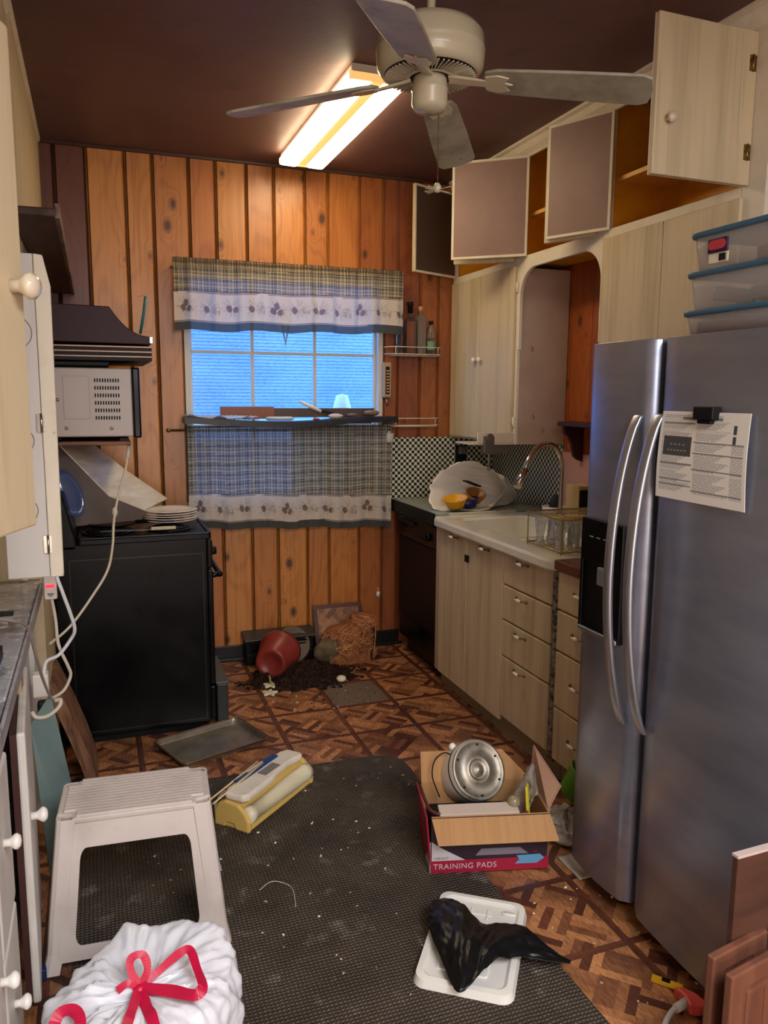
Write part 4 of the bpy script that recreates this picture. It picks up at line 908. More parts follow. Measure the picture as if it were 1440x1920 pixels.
m = MB(); m.box(.488, .55, 3.655, 4.055, .21, .222); m.build('top_plate', mat('grey_metal_top', rgb(70, 74, 72), .4), t, bevel=.003)
# plates
PLATE = mat('cream_plate', rgb(222, 214, 200), .15, coat=.3)
for k in range(5):
    if k == 0:
        m = MB(); m.lathe([(0, 0), (.07, 0), (.075, .003), (.105, .010), (.128, .013), (.128, .016), (.104, .0135), (.074, .0075), (0, .006)], None, 40); p0 = m.build('dinner_plate', PLATE); o = p0
    else: o = p0.copy(); link(o)
    o.location = (.325+.002*sin(k*2), 3.93+.002*cos(k*3), .968+.0115*k)
    tag(o, 'cream dinner plate on the black range, %s' % ('lowest of the stack of five', 'second from the bottom of the stack', 'middle of the stack of five', 'second from the top of the stack', 'topmost of the stack of five')[k], 'plate', 'stacked dinner plates on the range')
# pan and knife on the burners
t = thing('griddle_pan', 'flat dark pan lying across the rear range burners', 'pan', (.09, 3.86, .966))
m = MB(); m.lathe([(0, 0), (.10, 0), (.115, .012), (.112, .013), (.098, .003), (0, .003)], Matrix.Translation((.06, 3.93, .966)), 32); m.build('pan_dish', mat('dark_steel', rgb(44, 46, 50), .3, .7), t)
m = MB(); m.tube([(.16, 3.90, .978), (.26, 3.86, .985), (.33, 3.83, .985)], .009, 8); m.build('handle', BLACKM, t)
t = thing('carving_knife', 'knife with a cream handle lying on the front of the range', 'knife', (.2, 3.72, .968))
m = MB(); m.prism([(.0, 3.715), (.22, 3.70), (.22, 3.725), (.04, 3.735)], .968, .970); m.build('blade', mat('blade_steel', rgb(110, 112, 120), .25, .9), t)
m = MB(); m.box(.218, .33, 3.70, 3.722, .965, .979); m.build('handle', mat('cream_handle', rgb(198, 184, 150), .4), t, bevel=.004)
# boards leaning at the back of the range
WB = mat('white_board', rgb(222, 214, 196), .5, c2=rgb(190, 178, 150), sc=(3, 3, 20), th=(.4, .7), c3=rgb(180, 140, 80), sc3=(14, 14, 14), th3=(.66, .72)); CB = mat('grey_brown_card', rgb(110, 98, 90), .7, c2=rgb(88, 76, 70), sc=(4, 4, 4))
t = thing('leaning_board', 'folded white and brown board leaning down across the back of the range', 'board', (.1, 4.0, .96))
m = MB(); m.hull8([(-.16, 3.90, 1.345), (.045, 3.90, 1.105), (.13, 4.30, 1.19), (-.08, 4.30, 1.38), (-.157, 3.90, 1.35), (.049, 3.90, 1.110), (.134, 4.30, 1.195), (-.077, 4.30, 1.385)]); 
m.hull8([(.045, 3.90, 1.105), (.205, 3.90, 1.03), (.34, 4.28, 1.03), (.13, 4.30, 1.19), (.049, 3.90, 1.110), (.207, 3.90, 1.036), (.343, 4.28, 1.036), (.134, 4.30, 1.195)]); m.build('white_top', WB, t)
m = MB(); m.prism([(-.165, 1.345), (.045, 1.105), (.205, 1.03), (.19, .985), (-.10, .97), (-.165, 1.0)], 3.902, 3.908, XZ(0)); m.build('brown_side', CB, t)
t = thing('blue_platter', 'glossy dark blue oval platter leaning against the range backguard', 'platter', (-.1, 3.8, 1.0))
M = Matrix.Translation((-.125, 3.80, 1.135))@Matrix.Rotation(radians(-22), 4, 'Y')@Matrix.Rotation(radians(74), 4, 'X')@Matrix.Rotation(radians(90), 4, 'Z')
m = MB(); m.lathe([(0, 0), (.08, 0), (.115, .012), (.115, .015), (.08, .004), (0, .004)], M, 32, sy=.5); m.build('platter_dish', mat('blue_glaze', rgb(70, 84, 124), .12, coat=.5), t)

# ---- cords, outlet strip
t = thing('microwave_lead', 'cream power cord hanging from the microwave shelf in front of the range', 'cord', (0, 3.3, 1))
m = MB(); m.tube(spline([(.135, 3.715, 1.356), (.118, 3.64, 1.26), (.075, 3.55, 1.13), (.055, 3.45, 1.05), (.045, 3.35, .97), (.02, 3.2, .90), (-.04, 3.12, .82), (-.12, 3.05, .73), (-.19, 2.98, .69)], 6), .0052, 8); m.build('cable', CORD, t)
m = MB(); m.sphere((.062, 3.50, 1.085), .012, 12, .022); m.build('in_line_switch', CORD, t)
m = MB(); m.tube([(.137, 3.713, 1.352), (.128, 3.67, 1.30)], .0075, 8); m.build('sleeve', mat('pale_sleeve', rgb(200, 200, 200), .5), t)
t = thing('power_strip_plug', 'white wall plug adapter with a glowing red switch hanging by the counter end', 'plug adapter', (-.14, 2.8, .95))
m = MB(); m.box(-.185, -.145, 2.79, 2.815, .90, .985); b1 = m.build('housing', WHITEPL, t, bevel=.005)
m = MB(); m.box(-.178, -.152, 2.787, 2.79, .942, .952); m.build('red_switch', mat('red_glow', rgb(200, 20, 40), .3, emit=(1, .02, .05, 1), es=1.5), b1)
m = MB(); m.box(-.175, -.155, 2.788, 2.79, .918, .922); m.box(-.172, -.158, 2.788, 2.79, .912, .915); m.build('print', mat('grey_print2', rgb(90, 80, 80), .5), b1)
m = MB(); m.tube(spline([(-.163, 2.80, .90), (-.155, 2.80, .83), (-.15, 2.80, .74), (-.125, 2.81, .66), (-.118, 2.82, .62), (-.14, 2.81, .575), (-.175, 2.80, .555), (-.21, 2.80, .545)], 6), .0055, 8); m.build('cable', CORD, t)
t = thing('hanging_lead', 'white cord looping down past the counter end into the extension block', 'cord', (-.15, 2.6, .9))
m = MB(); m.tube(spline([(-.139, 2.72, 1.10), (-.142, 2.72, 1.01), (-.125, 2.72, .94), (-.105, 2.74, .86), (-.095, 2.76, .80), (-.11, 2.78, .76), (-.15, 2.78, .71), (-.19, 2.78, .69), (-.2, 2.76, .64)], 6), .006, 8); m.build('cable', mat('white_cord_plastic', rgb(220, 220, 222), .4), t)
t = thing('extension_block', 'tangle of white extension sockets with a black plug at the counter end', 'extension cord', (-.21, 2.78, .55))
m = MB(); m.box(-.235, -.185, 2.755, 2.80, .575, .655); m.build('socket', WHITEPL, t, bevel=.006)
m = MB(); m.box(-.222, -.178, 2.725, 2.76, .515, .57); m.build('plug', BLACKM, t, bevel=.008)
m = MB(); m.tube(spline([(-.238, 2.72, .545), (-.225, 2.715, .525), (-.19, 2.715, .525), (-.155, 2.72, .55), (-.15, 2.73, .57), (-.17, 2.74, .565)], 5), .007, 8); m.build('cable', CORD, t)
m = MB(); m.tube(spline([(-.36, 2.30, 1.0), (-.30, 2.30, .985), (-.24, 2.32, .965), (-.208, 2.40, .92), (-.198, 2.50, .80), (-.19, 2.62, .68), (-.175, 2.72, .58), (-.155, 2.76, .56)], 6), .0045, 8); tag(m.build('grey_cord', mat('grey_cord_plastic', rgb(150, 140, 130), .5)), 'grey brown cord trailing over the edge of the marbled counter', 'cord')

# ---- boards leaning between counter and range
t = mat('teal_board', rgb(104, 124, 122), .45, c2=rgb(116, 132, 124), sc=(5, 5, 5), th=(.4, .7))
m = MB(); P = [(-.179, 2.72, .60), (-.128, 2.72, .26), (-.135, 2.62, .02), (-.205, 2.62, .02), (-.246, 2.72, .50)]
A = [m.bm.verts.new(Vector(p)) for p in P]; m._f(A); o = m.build('teal_cutting_board', t, solid=.008); tag(o, 'grey teal cutting board leaning beside the left cabinets', 'cutting board')
t = thing('wooden_board', 'thick rough wooden board leaning between the left cabinets and the range', 'board', (-.15, 3.3, 0))
P = [(-.195, .0), (-.15, .42), (-.12, .40), (-.06, .0)]
m = MB(); n = 16
for k in range(n):
    a, b = k/n, (k+1)/n
    def pt(s): 
        x = -.20+.145*s; z = .46*(1-s)**.8+.006; return x, z
    xa, za = pt(a); xb, zb_ = pt(b); bow = lambda s: .03*sin(pi*s)
    m.hull8([(xa-.028, 3.16+.0, za-.01), (xa+.004, 3.22, za), (xb+.004, 3.22, zb_), (xb-.028, 3.16, zb_-.01), (xa-.028, 3.46, za-.01), (xa+.004, 3.50, za), (xb+.004, 3.50, zb_), (xb-.028, 3.46, zb_-.01)])
bmesh.ops.remove_doubles(m.bm, verts=m.bm.verts, dist=1e-5); m.build('plank', mat('rough_wood', rgb(140, 102, 78), .7, c2=rgb(84, 56, 42), sc=(30, 30, 6), th=(.4, .65)), t)
m = MB(); m.sphere((-.015, 3.22, .02), .02, 14, .019); tag(m.build('green_ball', mat('yellow_green', rgb(140, 146, 70), .6)), 'small yellow green ball on the parquet near the wooden board', 'ball')
m = MB(); m.box(-.225, -.19, 2.13, 2.16, .001, .035); tag(m.build('blue_block', mat('dark_blue_plastic', rgb(24, 36, 84), .4), bevel=.004), 'small dark blue block on the floor behind the stool leg', 'block')
# ================================================================ curtains and window ledge
def fabric(name):
    M = bpy.data.materials.new(name); M.use_nodes = True; nt = M.node_tree; N = nt.nodes; L = nt.links
    for n_ in list(N): N.remove(n_)
    o = N.new('ShaderNodeOutputMaterial'); at = N.new('ShaderNodeAttribute'); at.attribute_name = 'Col'
    d = N.new('ShaderNodeBsdfDiffuse'); t = N.new('ShaderNodeBsdfTranslucent'); mx = N.new('ShaderNodeMixShader'); mx.inputs[0].default_value = .31
    L.new(at.outputs[0], d.inputs[0]); L.new(at.outputs[0], t.inputs[0]); L.new(d.outputs[0], mx.inputs[1]); L.new(t.outputs[0], mx.inputs[2])
    tr_ = N.new('ShaderNodeBsdfTransparent'); m2 = N.new('ShaderNodeMixShader'); m2.inputs[0].default_value = .06
    L.new(mx.outputs[0], m2.inputs[1]); L.new(tr_.outputs[0], m2.inputs[2]); L.new(m2.outputs[0], o.inputs[0]); return M
FAB = fabric('plaid_curtain_fabric')
CRE = (.72, .62, .45); DKS = (.035, .030, .026); GRN = (.13, .135, .10)
def mixc(a, b, t): return tuple(x*(1-t)+y*t for x, y in zip(a, b))
def stripe(s):   # threads across one 5.4 cm repeat
    s = (s/.054) % 1
    if s < .10: return DKS
    if s < .17: return CRE
    if s < .24: return DKS
    if s < .46: return GRN
    if s < .52: return CRE
    if s < .70: return mixc(GRN, CRE, .35)
    if s < .76: return DKS
    return mixc(CRE, GRN, .25)
def sprig(dx, dz, k):
    # cluster of pine cones with needles; returns colour and cover
    best = 0; col = None
    for (cx, cz, ax_, az, an) in ((-.012, -.006, .011, .015, .3), (.012, -.010, .010, .014, -.4), (0, .014, .010, .015, 0))[:3 if k % 4 == 0 else 2 if k % 4 == 2 else 1]:
        x = dx-cx; z = dz-cz; c, s = cos(an), sin(an); X = (x*c+z*s)/ax_; Z = (-x*s+z*c)/az; r = X*X+Z*Z+.35*noise.noise(Vector((dx*260, dz*260, k)))
        if r < .9: return ((.16, .09, .075) if (int((z+.1)/.004)+int((x+.1)/.004)) % 2 else (.28, .18, .15)), .95
    r = hypot(dx, dz); a = atan2(dz, dx)
    if .007 < r < .04 and sin(a*14+k) > .1 and abs(sin(a*2.3+k)) > .45: return (.19, .17, .11), .8*(1-r/.045)
    return None, 0
def bandcol(x, zrel, w_):   # cream border with sprigs, zrel 0..1 from bottom
    base = (.74, .65, .53); k = int(x/.125); cx = (k+.5)*.125; dz = (zrel-.5)*w_; dx = x-cx
    dz2 = dz+.006*sin(k*2.1); c, t = sprig(dx*.72, dz2*.72, k)
    if c: return mixc(base, c, t)
    c, t = sprig((dx-.045)*.85, dz2*.85+.006, k+1)
    if c: return mixc(base, mixc((.55, .47, .36), c, .25), t)
    if abs(dz-.004*sin(x*40)-.0) < .0012: return (.42, .36, .28)
    return base
def curtain(name, label, x0, x1, zt, zb0, zb1, zband0, y, amp, cat):
    W = x1-x0
    nu = int(W/.0036); nv = int((zt-min(zb0, zb1))/.0036)
    def zof(u, v): zb = zb0+(zb1-zb0)*u+.006*sin(u*23); return zb+(zt-zb)*v
    def fn(u, v):
        x = x0+W*u; z = zof(u, v); f = 1-.25*v
        yy = y+amp*f*(sin(u*W*42+1.5*sin(u*9))+.4*sin(u*W*95+2)) + (.006*sin(z*300) if v > .93 else 0)
        return Vector((x+.004*sin(u*60), yy, z))
    def cf(u, v):
        x = W*u; h = (zt-(zb0+(zb1-zb0)*u)); d = h*(1-v)     # distance down from the top
        hb = h-d
        hem, band = zband0
        if hb < hem: c = (.085, .095, .085)
        elif hb < hem+.006: c = (.60, .53, .44) if hb < hem+.003 else (.08, .04, .035)
        elif hb < hem+band:
            c = bandcol(x, (hb-hem)/band, band)
            if hb > hem+band-.004 or (hem+band-.011 < hb < hem+band-.008): c = (.12, .06, .05)
        else:
            a = stripe(x); b = stripe(d+.01)
            c = mixc(a, b, .5)
            if d < .05: c = tuple(q*(.75+.25*sin(x*400)) for q in c)
        return (*c, 1)
    m = MB(); m.grid(fn, nu, nv, cf); o = m.build(name, FAB, fixn=False); tag(o, label, cat); return o
curtain('valance', 'plaid window valance with a cream pine cone border', .428, 1.757, 2.312, 1.925, 1.945, (.045, .165), 4.50, .008, 'curtain')
curtain('cafe_curtain', 'plaid lower cafe curtain with a cream pine cone border below the window ledge', .478, 1.70, 1.405, .825, .775, (.042, .16), 4.52, .010, 'curtain')
m = MB(); m.tube([(.43, 4.53, 2.27), (1.757, 4.53, 2.27)], .008, 8); m.tube([(.43, 4.53, 2.27), (.43, BACK-.019, 2.27)], .008, 8); m.tube([(1.757, 4.53, 2.27), (1.757, BACK-.019, 2.27)], .008, 8)
tag(m.build('curtain_rod', BRASS), 'flat brass curtain rod carrying the valance', 'curtain rod')
m = MB(); m.tube([(.385, 4.552, 1.382), (1.70, 4.552, 1.372)], .006, 8); m.sphere((.382, 4.552, 1.382), .012, 10); m.tube([(.41, 4.552, 1.382), (.41, BACK-.019, 1.382)], .006, 8)
tag(m.build('curtain_rod', BRASS), 'brass curtain rod with a ball end carrying the lower curtain', 'curtain rod')
# window ledge
t = thing('window_ledge', 'dark sagging ledge board across the middle of the window', 'shelf', (1.08, 4.5, 1.42))
m = MB(); n = 20
for k in range(n):
    a, b = k/n, (k+1)/n; xs = [.462+1.25*s for s in (a, b)]; zs = [1.445-.03*sin(pi*min(1, s*1.25)**1.2)*.9 for s in (a, b)]; ys_ = [4.43+.02*(2*s-1)**2 for s in (a, b)]
    m.hull8([(xs[0], ys_[0], zs[0]-.022), (xs[1], ys_[1], zs[1]-.022), (xs[1], 4.592, zs[1]-.022), (xs[0], 4.592, zs[0]-.022), (xs[0], ys_[0], zs[0]+.012), (xs[1], ys_[1], zs[1]+.012), (xs[1], 4.592, zs[1]+.012), (xs[0], 4.592, zs[0]+.012)])
bmesh.ops.remove_doubles(m.bm, verts=m.bm.verts, dist=1e-5)
m.build('ledge_board', mat('dark_navy_board', rgb(30, 30, 38), .4, c2=rgb(52, 50, 56), sc=(8, 20, 20), th=(.5, .7)), t)
m = MB(); m.grid(lambda u, v: Vector((.47+.40*u, 4.44+.13*v, 1.462-.012*u+.008*sin(u*17+v*9)+.005*sin(v*22+u*31))), 40, 12); m.build('plastic_sheet', mat('clear_wrap', rgb(190, 196, 206), .15, alpha=.7), t, solid=.001)
m = MB(); m.box(.67, .98, 4.555, 4.565, 1.444, 1.513); tag(m.build('wood_strip', mat('red_strip', rgb(134, 84, 62), .5)), 'reddish wooden strip standing on the window ledge, left one', 'wood strip')
m = MB(); m.box(.945, 1.60, 4.568, 4.58, 1.452, 1.505); tag(m.build('wood_strip', mat('dark_strip', rgb(84, 64, 54), .5)), 'long dark wooden strip standing on the window ledge behind the knife', 'wood strip')
m = MB(); m.lathe([(0, 0), (.07, .0), (.09, .012), (.07, .022), (0, .02)], Matrix.Translation((1.0, 4.50, 1.436)), 24, sy=.5); tag(m.build('soap_dish', mat('pale_dish', rgb(190, 200, 206), .3)), 'flat pale soap dish on the window ledge', 'dish')
t = thing('paring_knife', 'white handled paring knife propped on the window ledge', 'knife', (1.2, 4.5, 1.46))
m = MB(); m.tube([(1.125, 4.53, 1.545), (1.19, 4.52, 1.515), (1.25, 4.51, 1.487)], [.008, .011, .009], 10); m.build('handle', WHITEP, t)
m = MB(); m.prism([(1.24, 1.484), (1.25, 1.498), (1.35, 1.475), (1.34, 1.460)], 4.508, 4.510, XZ(0)); m.build('blade', BLACKM, t)
for k, (x, y, z, r, c, nm, lb_) in enumerate(((1.33, 4.49, 1.444, .045, rgb(200, 190, 180), 'shell', 'pale shell on the window ledge below the lantern'), (1.56, 4.50, 1.46, .05, rgb(120, 96, 84), 'stone', 'brown stone at the right end of the window ledge'), (1.44, 4.51, 1.452, .035, rgb(96, 84, 78), 'stone', 'dark grey stone between the shell and the brown stone on the ledge'), (.86, 4.47, 1.443, .022, rgb(130, 60, 50), 'pebble', 'small red brown pebble on the window ledge beside the soap dish'), (1.21, 4.47, 1.436, .02, rgb(140, 70, 56), 'pebble', 'small red pebble on the window ledge below the knife'))):
    m = MB(); m.grid(lambda u, v: Vector((x+r*(1+.2*fbm(u*5+k, v*4))*cos(2*pi*u)*sin(pi*v), y+r*.5*sin(2*pi*u)*sin(pi*v), z+r*.35*(1-cos(pi*v)))), 18, 10, closeu=True); tag(m.build(nm, mat('ledge_item', c, .5)), lb_, nm)
m = MB(); m.tube([(1.635, 4.588, .38), (1.634, 4.575, .37), (1.634, 4.57, .345)], .002, 6); m.cyl((1.634, 4.57, .355), (1.63, 4.57, .325), .012, .012, 10); tag(m.build('blind_pull', WHITEPL), 'small white cord pull hanging low on the paneling', 'cord pull')

# ================================================================ ceiling fan
FAN = mat('dusty_fan_paint', rgb(172, 168, 150), .45, c2=rgb(120, 116, 98), sc=(7, 7, 7), th=(.45, .75), c3=rgb(70, 58, 46), sc3=(16, 16, 16), th3=(.66, .8))
FANM = mat('cream_fan_enamel', rgb(196, 188, 160), .25, coat=.3)
cf_ = (.968, 2.282)
fan = thing('ceiling_fan', 'dusty cream four blade ceiling fan hanging from a rod', 'ceiling fan', (cf_[0], cf_[1], 2.4))
T = Matrix.Translation((cf_[0], cf_[1], 0))
m = MB(); m.lathe([(0, 2.858), (.075, 2.858), (.074, 2.835), (.05, 2.805), (.022, 2.79), (0, 2.79)], T, 28); m.build('canopy', FANM, fan)
m = MB(); m.cyl((cf_[0], cf_[1], 2.62), (cf_[0], cf_[1], 2.80), .013, seg=14); m.build('rod', FANM, fan)
m = MB(); m.lathe([(0, 2.655), (.04, 2.655), (.10, 2.648), (.14, 2.635), (.155, 2.615), (.158, 2.58), (.160, 2.575), (.158, 2.57), (.159, 2.56), (.155, 2.53), (.145, 2.515), (.135, 2.512)], T, 48); mo = m.build('motor_housing', FANM, fan)
m = MB(); m.lathe([(.135, 2.513), (.06, 2.505), (0, 2.505)], T, 36); m.build('vent_plate', BLACKM, mo)
m = MB()
for k in range(56): a = 2*pi*k/56; m.prism([(.072, -.0018), (.134, -.0018), (.134, .0018), (.072, .0018)], -.004, 0, Matrix.Translation((cf_[0], cf_[1], 2.508))@Matrix.Rotation(a, 4, 'Z'))
m.lathe([(.075, 2.503), (.068, 2.50), (.06, 2.503)], T, 30)
m.build('vent_fin', FANM, mo)
m = MB(); m.lathe([(0, 2.52), (.045, 2.52), (.05, 2.50), (.052, 2.475), (.055, 2.47), (.052, 2.465), (.053, 2.43), (.045, 2.415), (0, 2.41)], T, 32); m.build('switch_housing', FANM, fan)
for k in range(4):
    a = -.575+k*pi/2; dz = -.017*cos(a)+.003*sin(a)
    u = Vector((cos(a), sin(a), dz-.113)).normalized(); s = Vector((-sin(a), cos(a), 0)); pt_ = radians(-13); n_ = u.cross(s).normalized(); 
    v = (s*cos(pt_)+n_*sin(pt_)).normalized(); n_ = u.cross(v)
    M = axes((cf_[0], cf_[1], 2.502), u, v, n_)
    P = [(.165, -.042), (.20, -.055), (.40, -.064), (.60, -.068), (.625, -.055), (.632, -.02), (.632, .02), (.625, .055), (.60, .068), (.40, .064), (.20, .055), (.165, .042), (.155, 0)]
    m = MB(); m.prism(P, 0, .009, M); bl = m.build('blade', FAN, fan, bevel=.003)
    m = MB(); m.hull8([tuple(M @ Vector(p)) for p in ((.055, -.018, .0), (.17, -.014, -.006), (.17, .014, -.006), (.055, .018, .0), (.055, -.018, .010), (.17, -.014, .0), (.17, .014, .0), (.055, .018, .010))])
    m.prism([(.165, -.03), (.20, -.04), (.235, -.03), (.222, -.008), (.245, 0), (.222, .008), (.235, .03), (.20, .04), (.165, .03)], -.005, .0, M); m.build('blade_iron', FANM, bl, bevel=.002)
t = thing('pull_chain', 'fan pull chain ending in a little fan shaped ornament', 'pull chain', (cf_[0], cf_[1]+.05, 2.2))
cx, cy = 1.005, 2.30
m = MB(); 
for k in range(34): m.sphere((cx, cy, 2.425-k*.0062), .0022, 6)
m.build('chain', BRASS, t)
m = MB(); m.lathe([(0, .022), (.006, .02), (.011, .012), (.013, .002), (.008, -.006), (0, -.008)], Matrix.Translation((cx, cy, 2.200)), 14); m.build('ornament_hub', FANM, t)
for k in range(4):
    a = .4+k*pi/2; m = MB(); m.prism([(.008, -.004), (.045, -.008), (.048, .008), (.008, .004)], 0, .002, Matrix.Translation((cx, cy, 2.2))@Matrix.Rotation(a, 4, 'Z')@Matrix.Rotation(.35, 4, 'X')); m.build('ornament_blade', FANM, t)

# ---- fluorescent fixture
fl = thing('fluorescent_fixture', 'lit twin tube fluorescent fixture with a yellowed lens on the brown ceiling', 'ceiling light', (1.1, 3.75, CEIL))
fx0, fx1, fy0_, fy1_ = .985, 1.225, 3.12, 4.372
m = MB(); m.box(fx0+.01, fx1-.01, fy0_, fy1_, 2.825, CEIL-.001); m.build('housing', mat('white_fixture', rgb(220, 210, 190), .5), fl, bevel=.004)
TUB = mat('lit_lens', rgb(240, 230, 210), .5, emit=(1, .80, .50, 1), es=TUBE)
for x0_, x1_ in ((fx0, fx0+.095), (fx1-.095, fx1)):
    m = MB(); m.prism([(x0_, 2.828), (x0_, 2.81), (x0_+.012, 2.797), (x1_-.012, 2.795), (x1_, 2.80), (x1_, 2.828)], fy0_+.012, fy1_-.012, XZ(0)); m.build('lens', TUB, fl)
m = MB(); m.prism([(fx0+.096, 2.828), (fx0+.096, 2.803), (fx0+.12, 2.812), (fx1-.096, 2.803), (fx1-.096, 2.828)], fy0_+.01, fy1_-.01, XZ(0)); o = m.build('centre_ridge', mat('yellowed_lens', rgb(206, 160, 80), .5, emit=(1, .55, .18, 1), es=.7), fl); o['label'] = 'yellow brown centre ridge'
for a, b in ((fy0_, fy0_+.011), (fy1_-.011, fy1_)): m = MB(); m.box(fx0+.001, fx1-.001, a, b, 2.800, 2.83); m.build('end_cap', bpy.data.materials['yellowed_lens'], fl, bevel=.002)
# ================================================================ on the floor
# ---- rug
RUG = mat('charcoal_woven_mat', rgb(112, 100, 88), .9, spec=.1, c2=rgb(82, 74, 66), sc=(5, 5, 5), th=(.3, .7), c3=rgb(150, 142, 130), sc3=(9, 9, 9), th3=(.58, .74))
nt = RUG.node_tree; N = nt.nodes; L = nt.links; b_ = N['Principled BSDF']
tc = N.new('ShaderNodeTexCoord'); 
def wave(ax_, sc_):
    w_ = N.new('ShaderNodeTexWave'); w_.bands_direction = ax_; w_.inputs['Scale'].default_value = sc_; w_.inputs['Distortion'].default_value = 2.2; w_.inputs['Detail'].default_value = 2; L.new(tc.outputs['Object'], w_.inputs[0]); return w_.outputs['Fac']
mu = N.new('ShaderNodeMath'); mu.operation = 'MULTIPLY'; L.new(wave('X', 26), mu.inputs[0]); L.new(wave('Y', 26), mu.inputs[1])
bp = N.new('ShaderNodeBump'); bp.inputs['Strength'].default_value = 1; bp.inputs['Distance'].default_value = .006; L.new(mu.outputs[0], bp.inputs['Height']); L.new(bp.outputs[0], b_.inputs['Normal'])
src = b_.inputs['Base Color'].links[0].from_socket; mxn = N.new('ShaderNodeMix'); mxn.data_type = 'RGBA'; mxn.blend_type = 'MULTIPLY'; mxn.inputs[0].default_value = 1
mr = N.new('ShaderNodeMapRange'); mr.inputs[1].default_value = 0; mr.inputs[2].default_value = .7; mr.inputs[3].default_value = .42; mr.inputs[4].default_value = 1.25; L.new(mu.outputs[0], mr.inputs[0]); cmb = N.new('ShaderNodeCombineColor')
for i in range(3): L.new(mr.outputs[0], cmb.inputs[i])
L.new(src, mxn.inputs[6]); L.new(cmb.outputs[0], mxn.inputs[7]); L.new(mxn.outputs[2], b_.inputs['Base Color'])
m = MB(); P = [(-.14, .1), (1.17, .1), (1.165, 1.5), (1.15, 2.0), (1.185, 2.6), (1.205, 2.94), (1.20, 3.03), (1.17, 3.085), (1.10, 3.105), (.8, 3.115), (.4, 3.135), (-.05, 3.15), (-.12, 3.1)]
m.prism(P, .0, .007); tag(m.build('rug', RUG, bevel=.003), 'large charcoal brown woven mat covering the near floor', 'rug')

# ---- plastic step stool
STL = mat('greyish_white_plastic', rgb(205, 194, 186), .42, c2=rgb(176, 164, 154), sc=(5, 5, 5), th=(.5, .8))
st_ = thing('step_stool', 'greyish white plastic step stool with a ribbed top', 'stool', (.066, 2.32, .007), radians(-4))
def lm(name, m, parent=st_, mtl=STL, bevel=.004, **k): return m.build(name, mtl, parent, bevel=bevel, world=False, **k)
hs, tw, td, bw, bd = .405, .212, .115, .25, .20      # height, half sizes of top and foot
m = MB(); m.prism([(-tw+.045, -td), (tw-.045, -td), (tw-.04, -td+.02), (tw, -td+.035), (tw, td-.035), (tw-.04, td-.02), (tw-.045, td), (-tw+.045, td), (-tw+.04, td-.02), (-tw, td-.035), (-tw, -td+.035), (-tw+.04, -td+.02)], hs-.02, hs); lm('top', m, bevel=.006)
m = MB(); n = 13
for k in range(n):
    y = -td+.012+k*(2*td-.024)/(n-1); e = .02 if 1 < k < n-2 else .055
    m.hull8([(-tw+e, y-.0062, hs-.001), (tw-e, y-.0062, hs-.001), (tw-e, y+.0062, hs-.001), (-tw+e, y+.0062, hs-.001), (-tw+e, y-.005, hs+.006), (tw-e, y-.005, hs+.006), (tw-e, y+.005, hs+.006), (-tw+e, y+.005, hs+.006)])
lm('rib', m, bevel=.0)
for sx_ in (-1, 1):
    for sy_ in (-1, 1):
        m = MB(); ringsV = []
        for s in [i/8 for i in range(9)]:
            z = (hs-.004)*(1-s); fxx = tw+(bw-tw)*s; fyy = td+(bd-td)*s; w1 = .052-.006*s; t1 = .045-.004*s
            # C-shaped leg section, rounded outside
            pts = [(fxx-w1, fyy), (fxx-.016, fyy), (fxx-.004, fyy-.006), (fxx, fyy-.018), (fxx, fyy-t1), (fxx-.006, fyy-t1), (fxx-.006, fyy-.018), (fxx-.016, fyy-.007), (fxx-w1, fyy-.006)]
            if s > .93: pts = [(px+.006, py+.006) for px, py in pts]
            ringsV.append([m.bm.verts.new((px*sx_, py*sy_, z)) for px, py in pts])
        for A, B in zip(ringsV, ringsV[1:]):
            for i in range(len(A)): m._f([A[i], A[(i+1) % len(A)], B[(i+1) % len(A)], B[i]])
        m._f(ringsV[0]); m._f(ringsV[-1]); lm('leg', m, bevel=.002)
m = MB(); m.hull8([(-tw+.03, td+.02, hs-.085), (tw-.03, td+.02, hs-.085), (tw-.03, td+.026, hs-.085), (-tw+.03, td+.026, hs-.085), (-tw+.035, td-.006, hs-.01), (tw-.035, td-.006, hs-.01), (tw-.035, td, hs-.01), (-tw+.035, td, hs-.01)]); lm('rear_apron', m, bevel=.002)
for sy_ in (-1,):   # long side frames with a rounded opening
    def pt(x, s): z = hs-.012-(hs-.012)*s; return (x*(1+.13*s), z)
    O = rrect(-1, 1, 0, 1, .001, 5); I = rrect(-.80, .80, .20, .90, .09, 5) if sy_ < 0 else rrect(-.80, .80, .20, .985, .05, 5)
    m = MB(); k_ = []
    for (pl, wv) in ((O, 0), (I, 0), (O, .006), (I, .006)):
        k_.append([m.bm.verts.new((x*(tw-.035+(bw-tw)*s), sy_*(td+(bd-td)*s-.004-wv), (hs-.012)*(1-s*.93))) for x, s in pl])
    nn = len(O)
    for i in range(nn):
        j = (i+1) % nn
        m._f([k_[0][i], k_[1][i], k_[1][j], k_[0][j]]); m._f([k_[2][i], k_[2][j], k_[3][j], k_[3][i]]); m._f([k_[0][i], k_[0][j], k_[2][j], k_[2][i]]); m._f([k_[1][i], k_[3][i], k_[3][j], k_[1][j]])
    lm('side_frame' if sy_ < 0 else 'rear_apron', m, bevel=.0015)
for sx_ in (-1, 1):   # short end aprons
    m = MB(); m.hull8([(sx_*(tw-.006), -td+.03, hs-.10), (sx_*(tw-.001), -td+.03, hs-.10), (sx_*(tw-.001), td-.03, hs-.10), (sx_*(tw-.006), td-.03, hs-.10), (sx_*(tw-.012), -td+.03, hs-.01), (sx_*(tw-.006), -td+.03, hs-.01), (sx_*(tw-.006), td-.03, hs-.01), (sx_*(tw-.012), td-.03, hs-.01)]); lm('end_apron', m, bevel=.002)

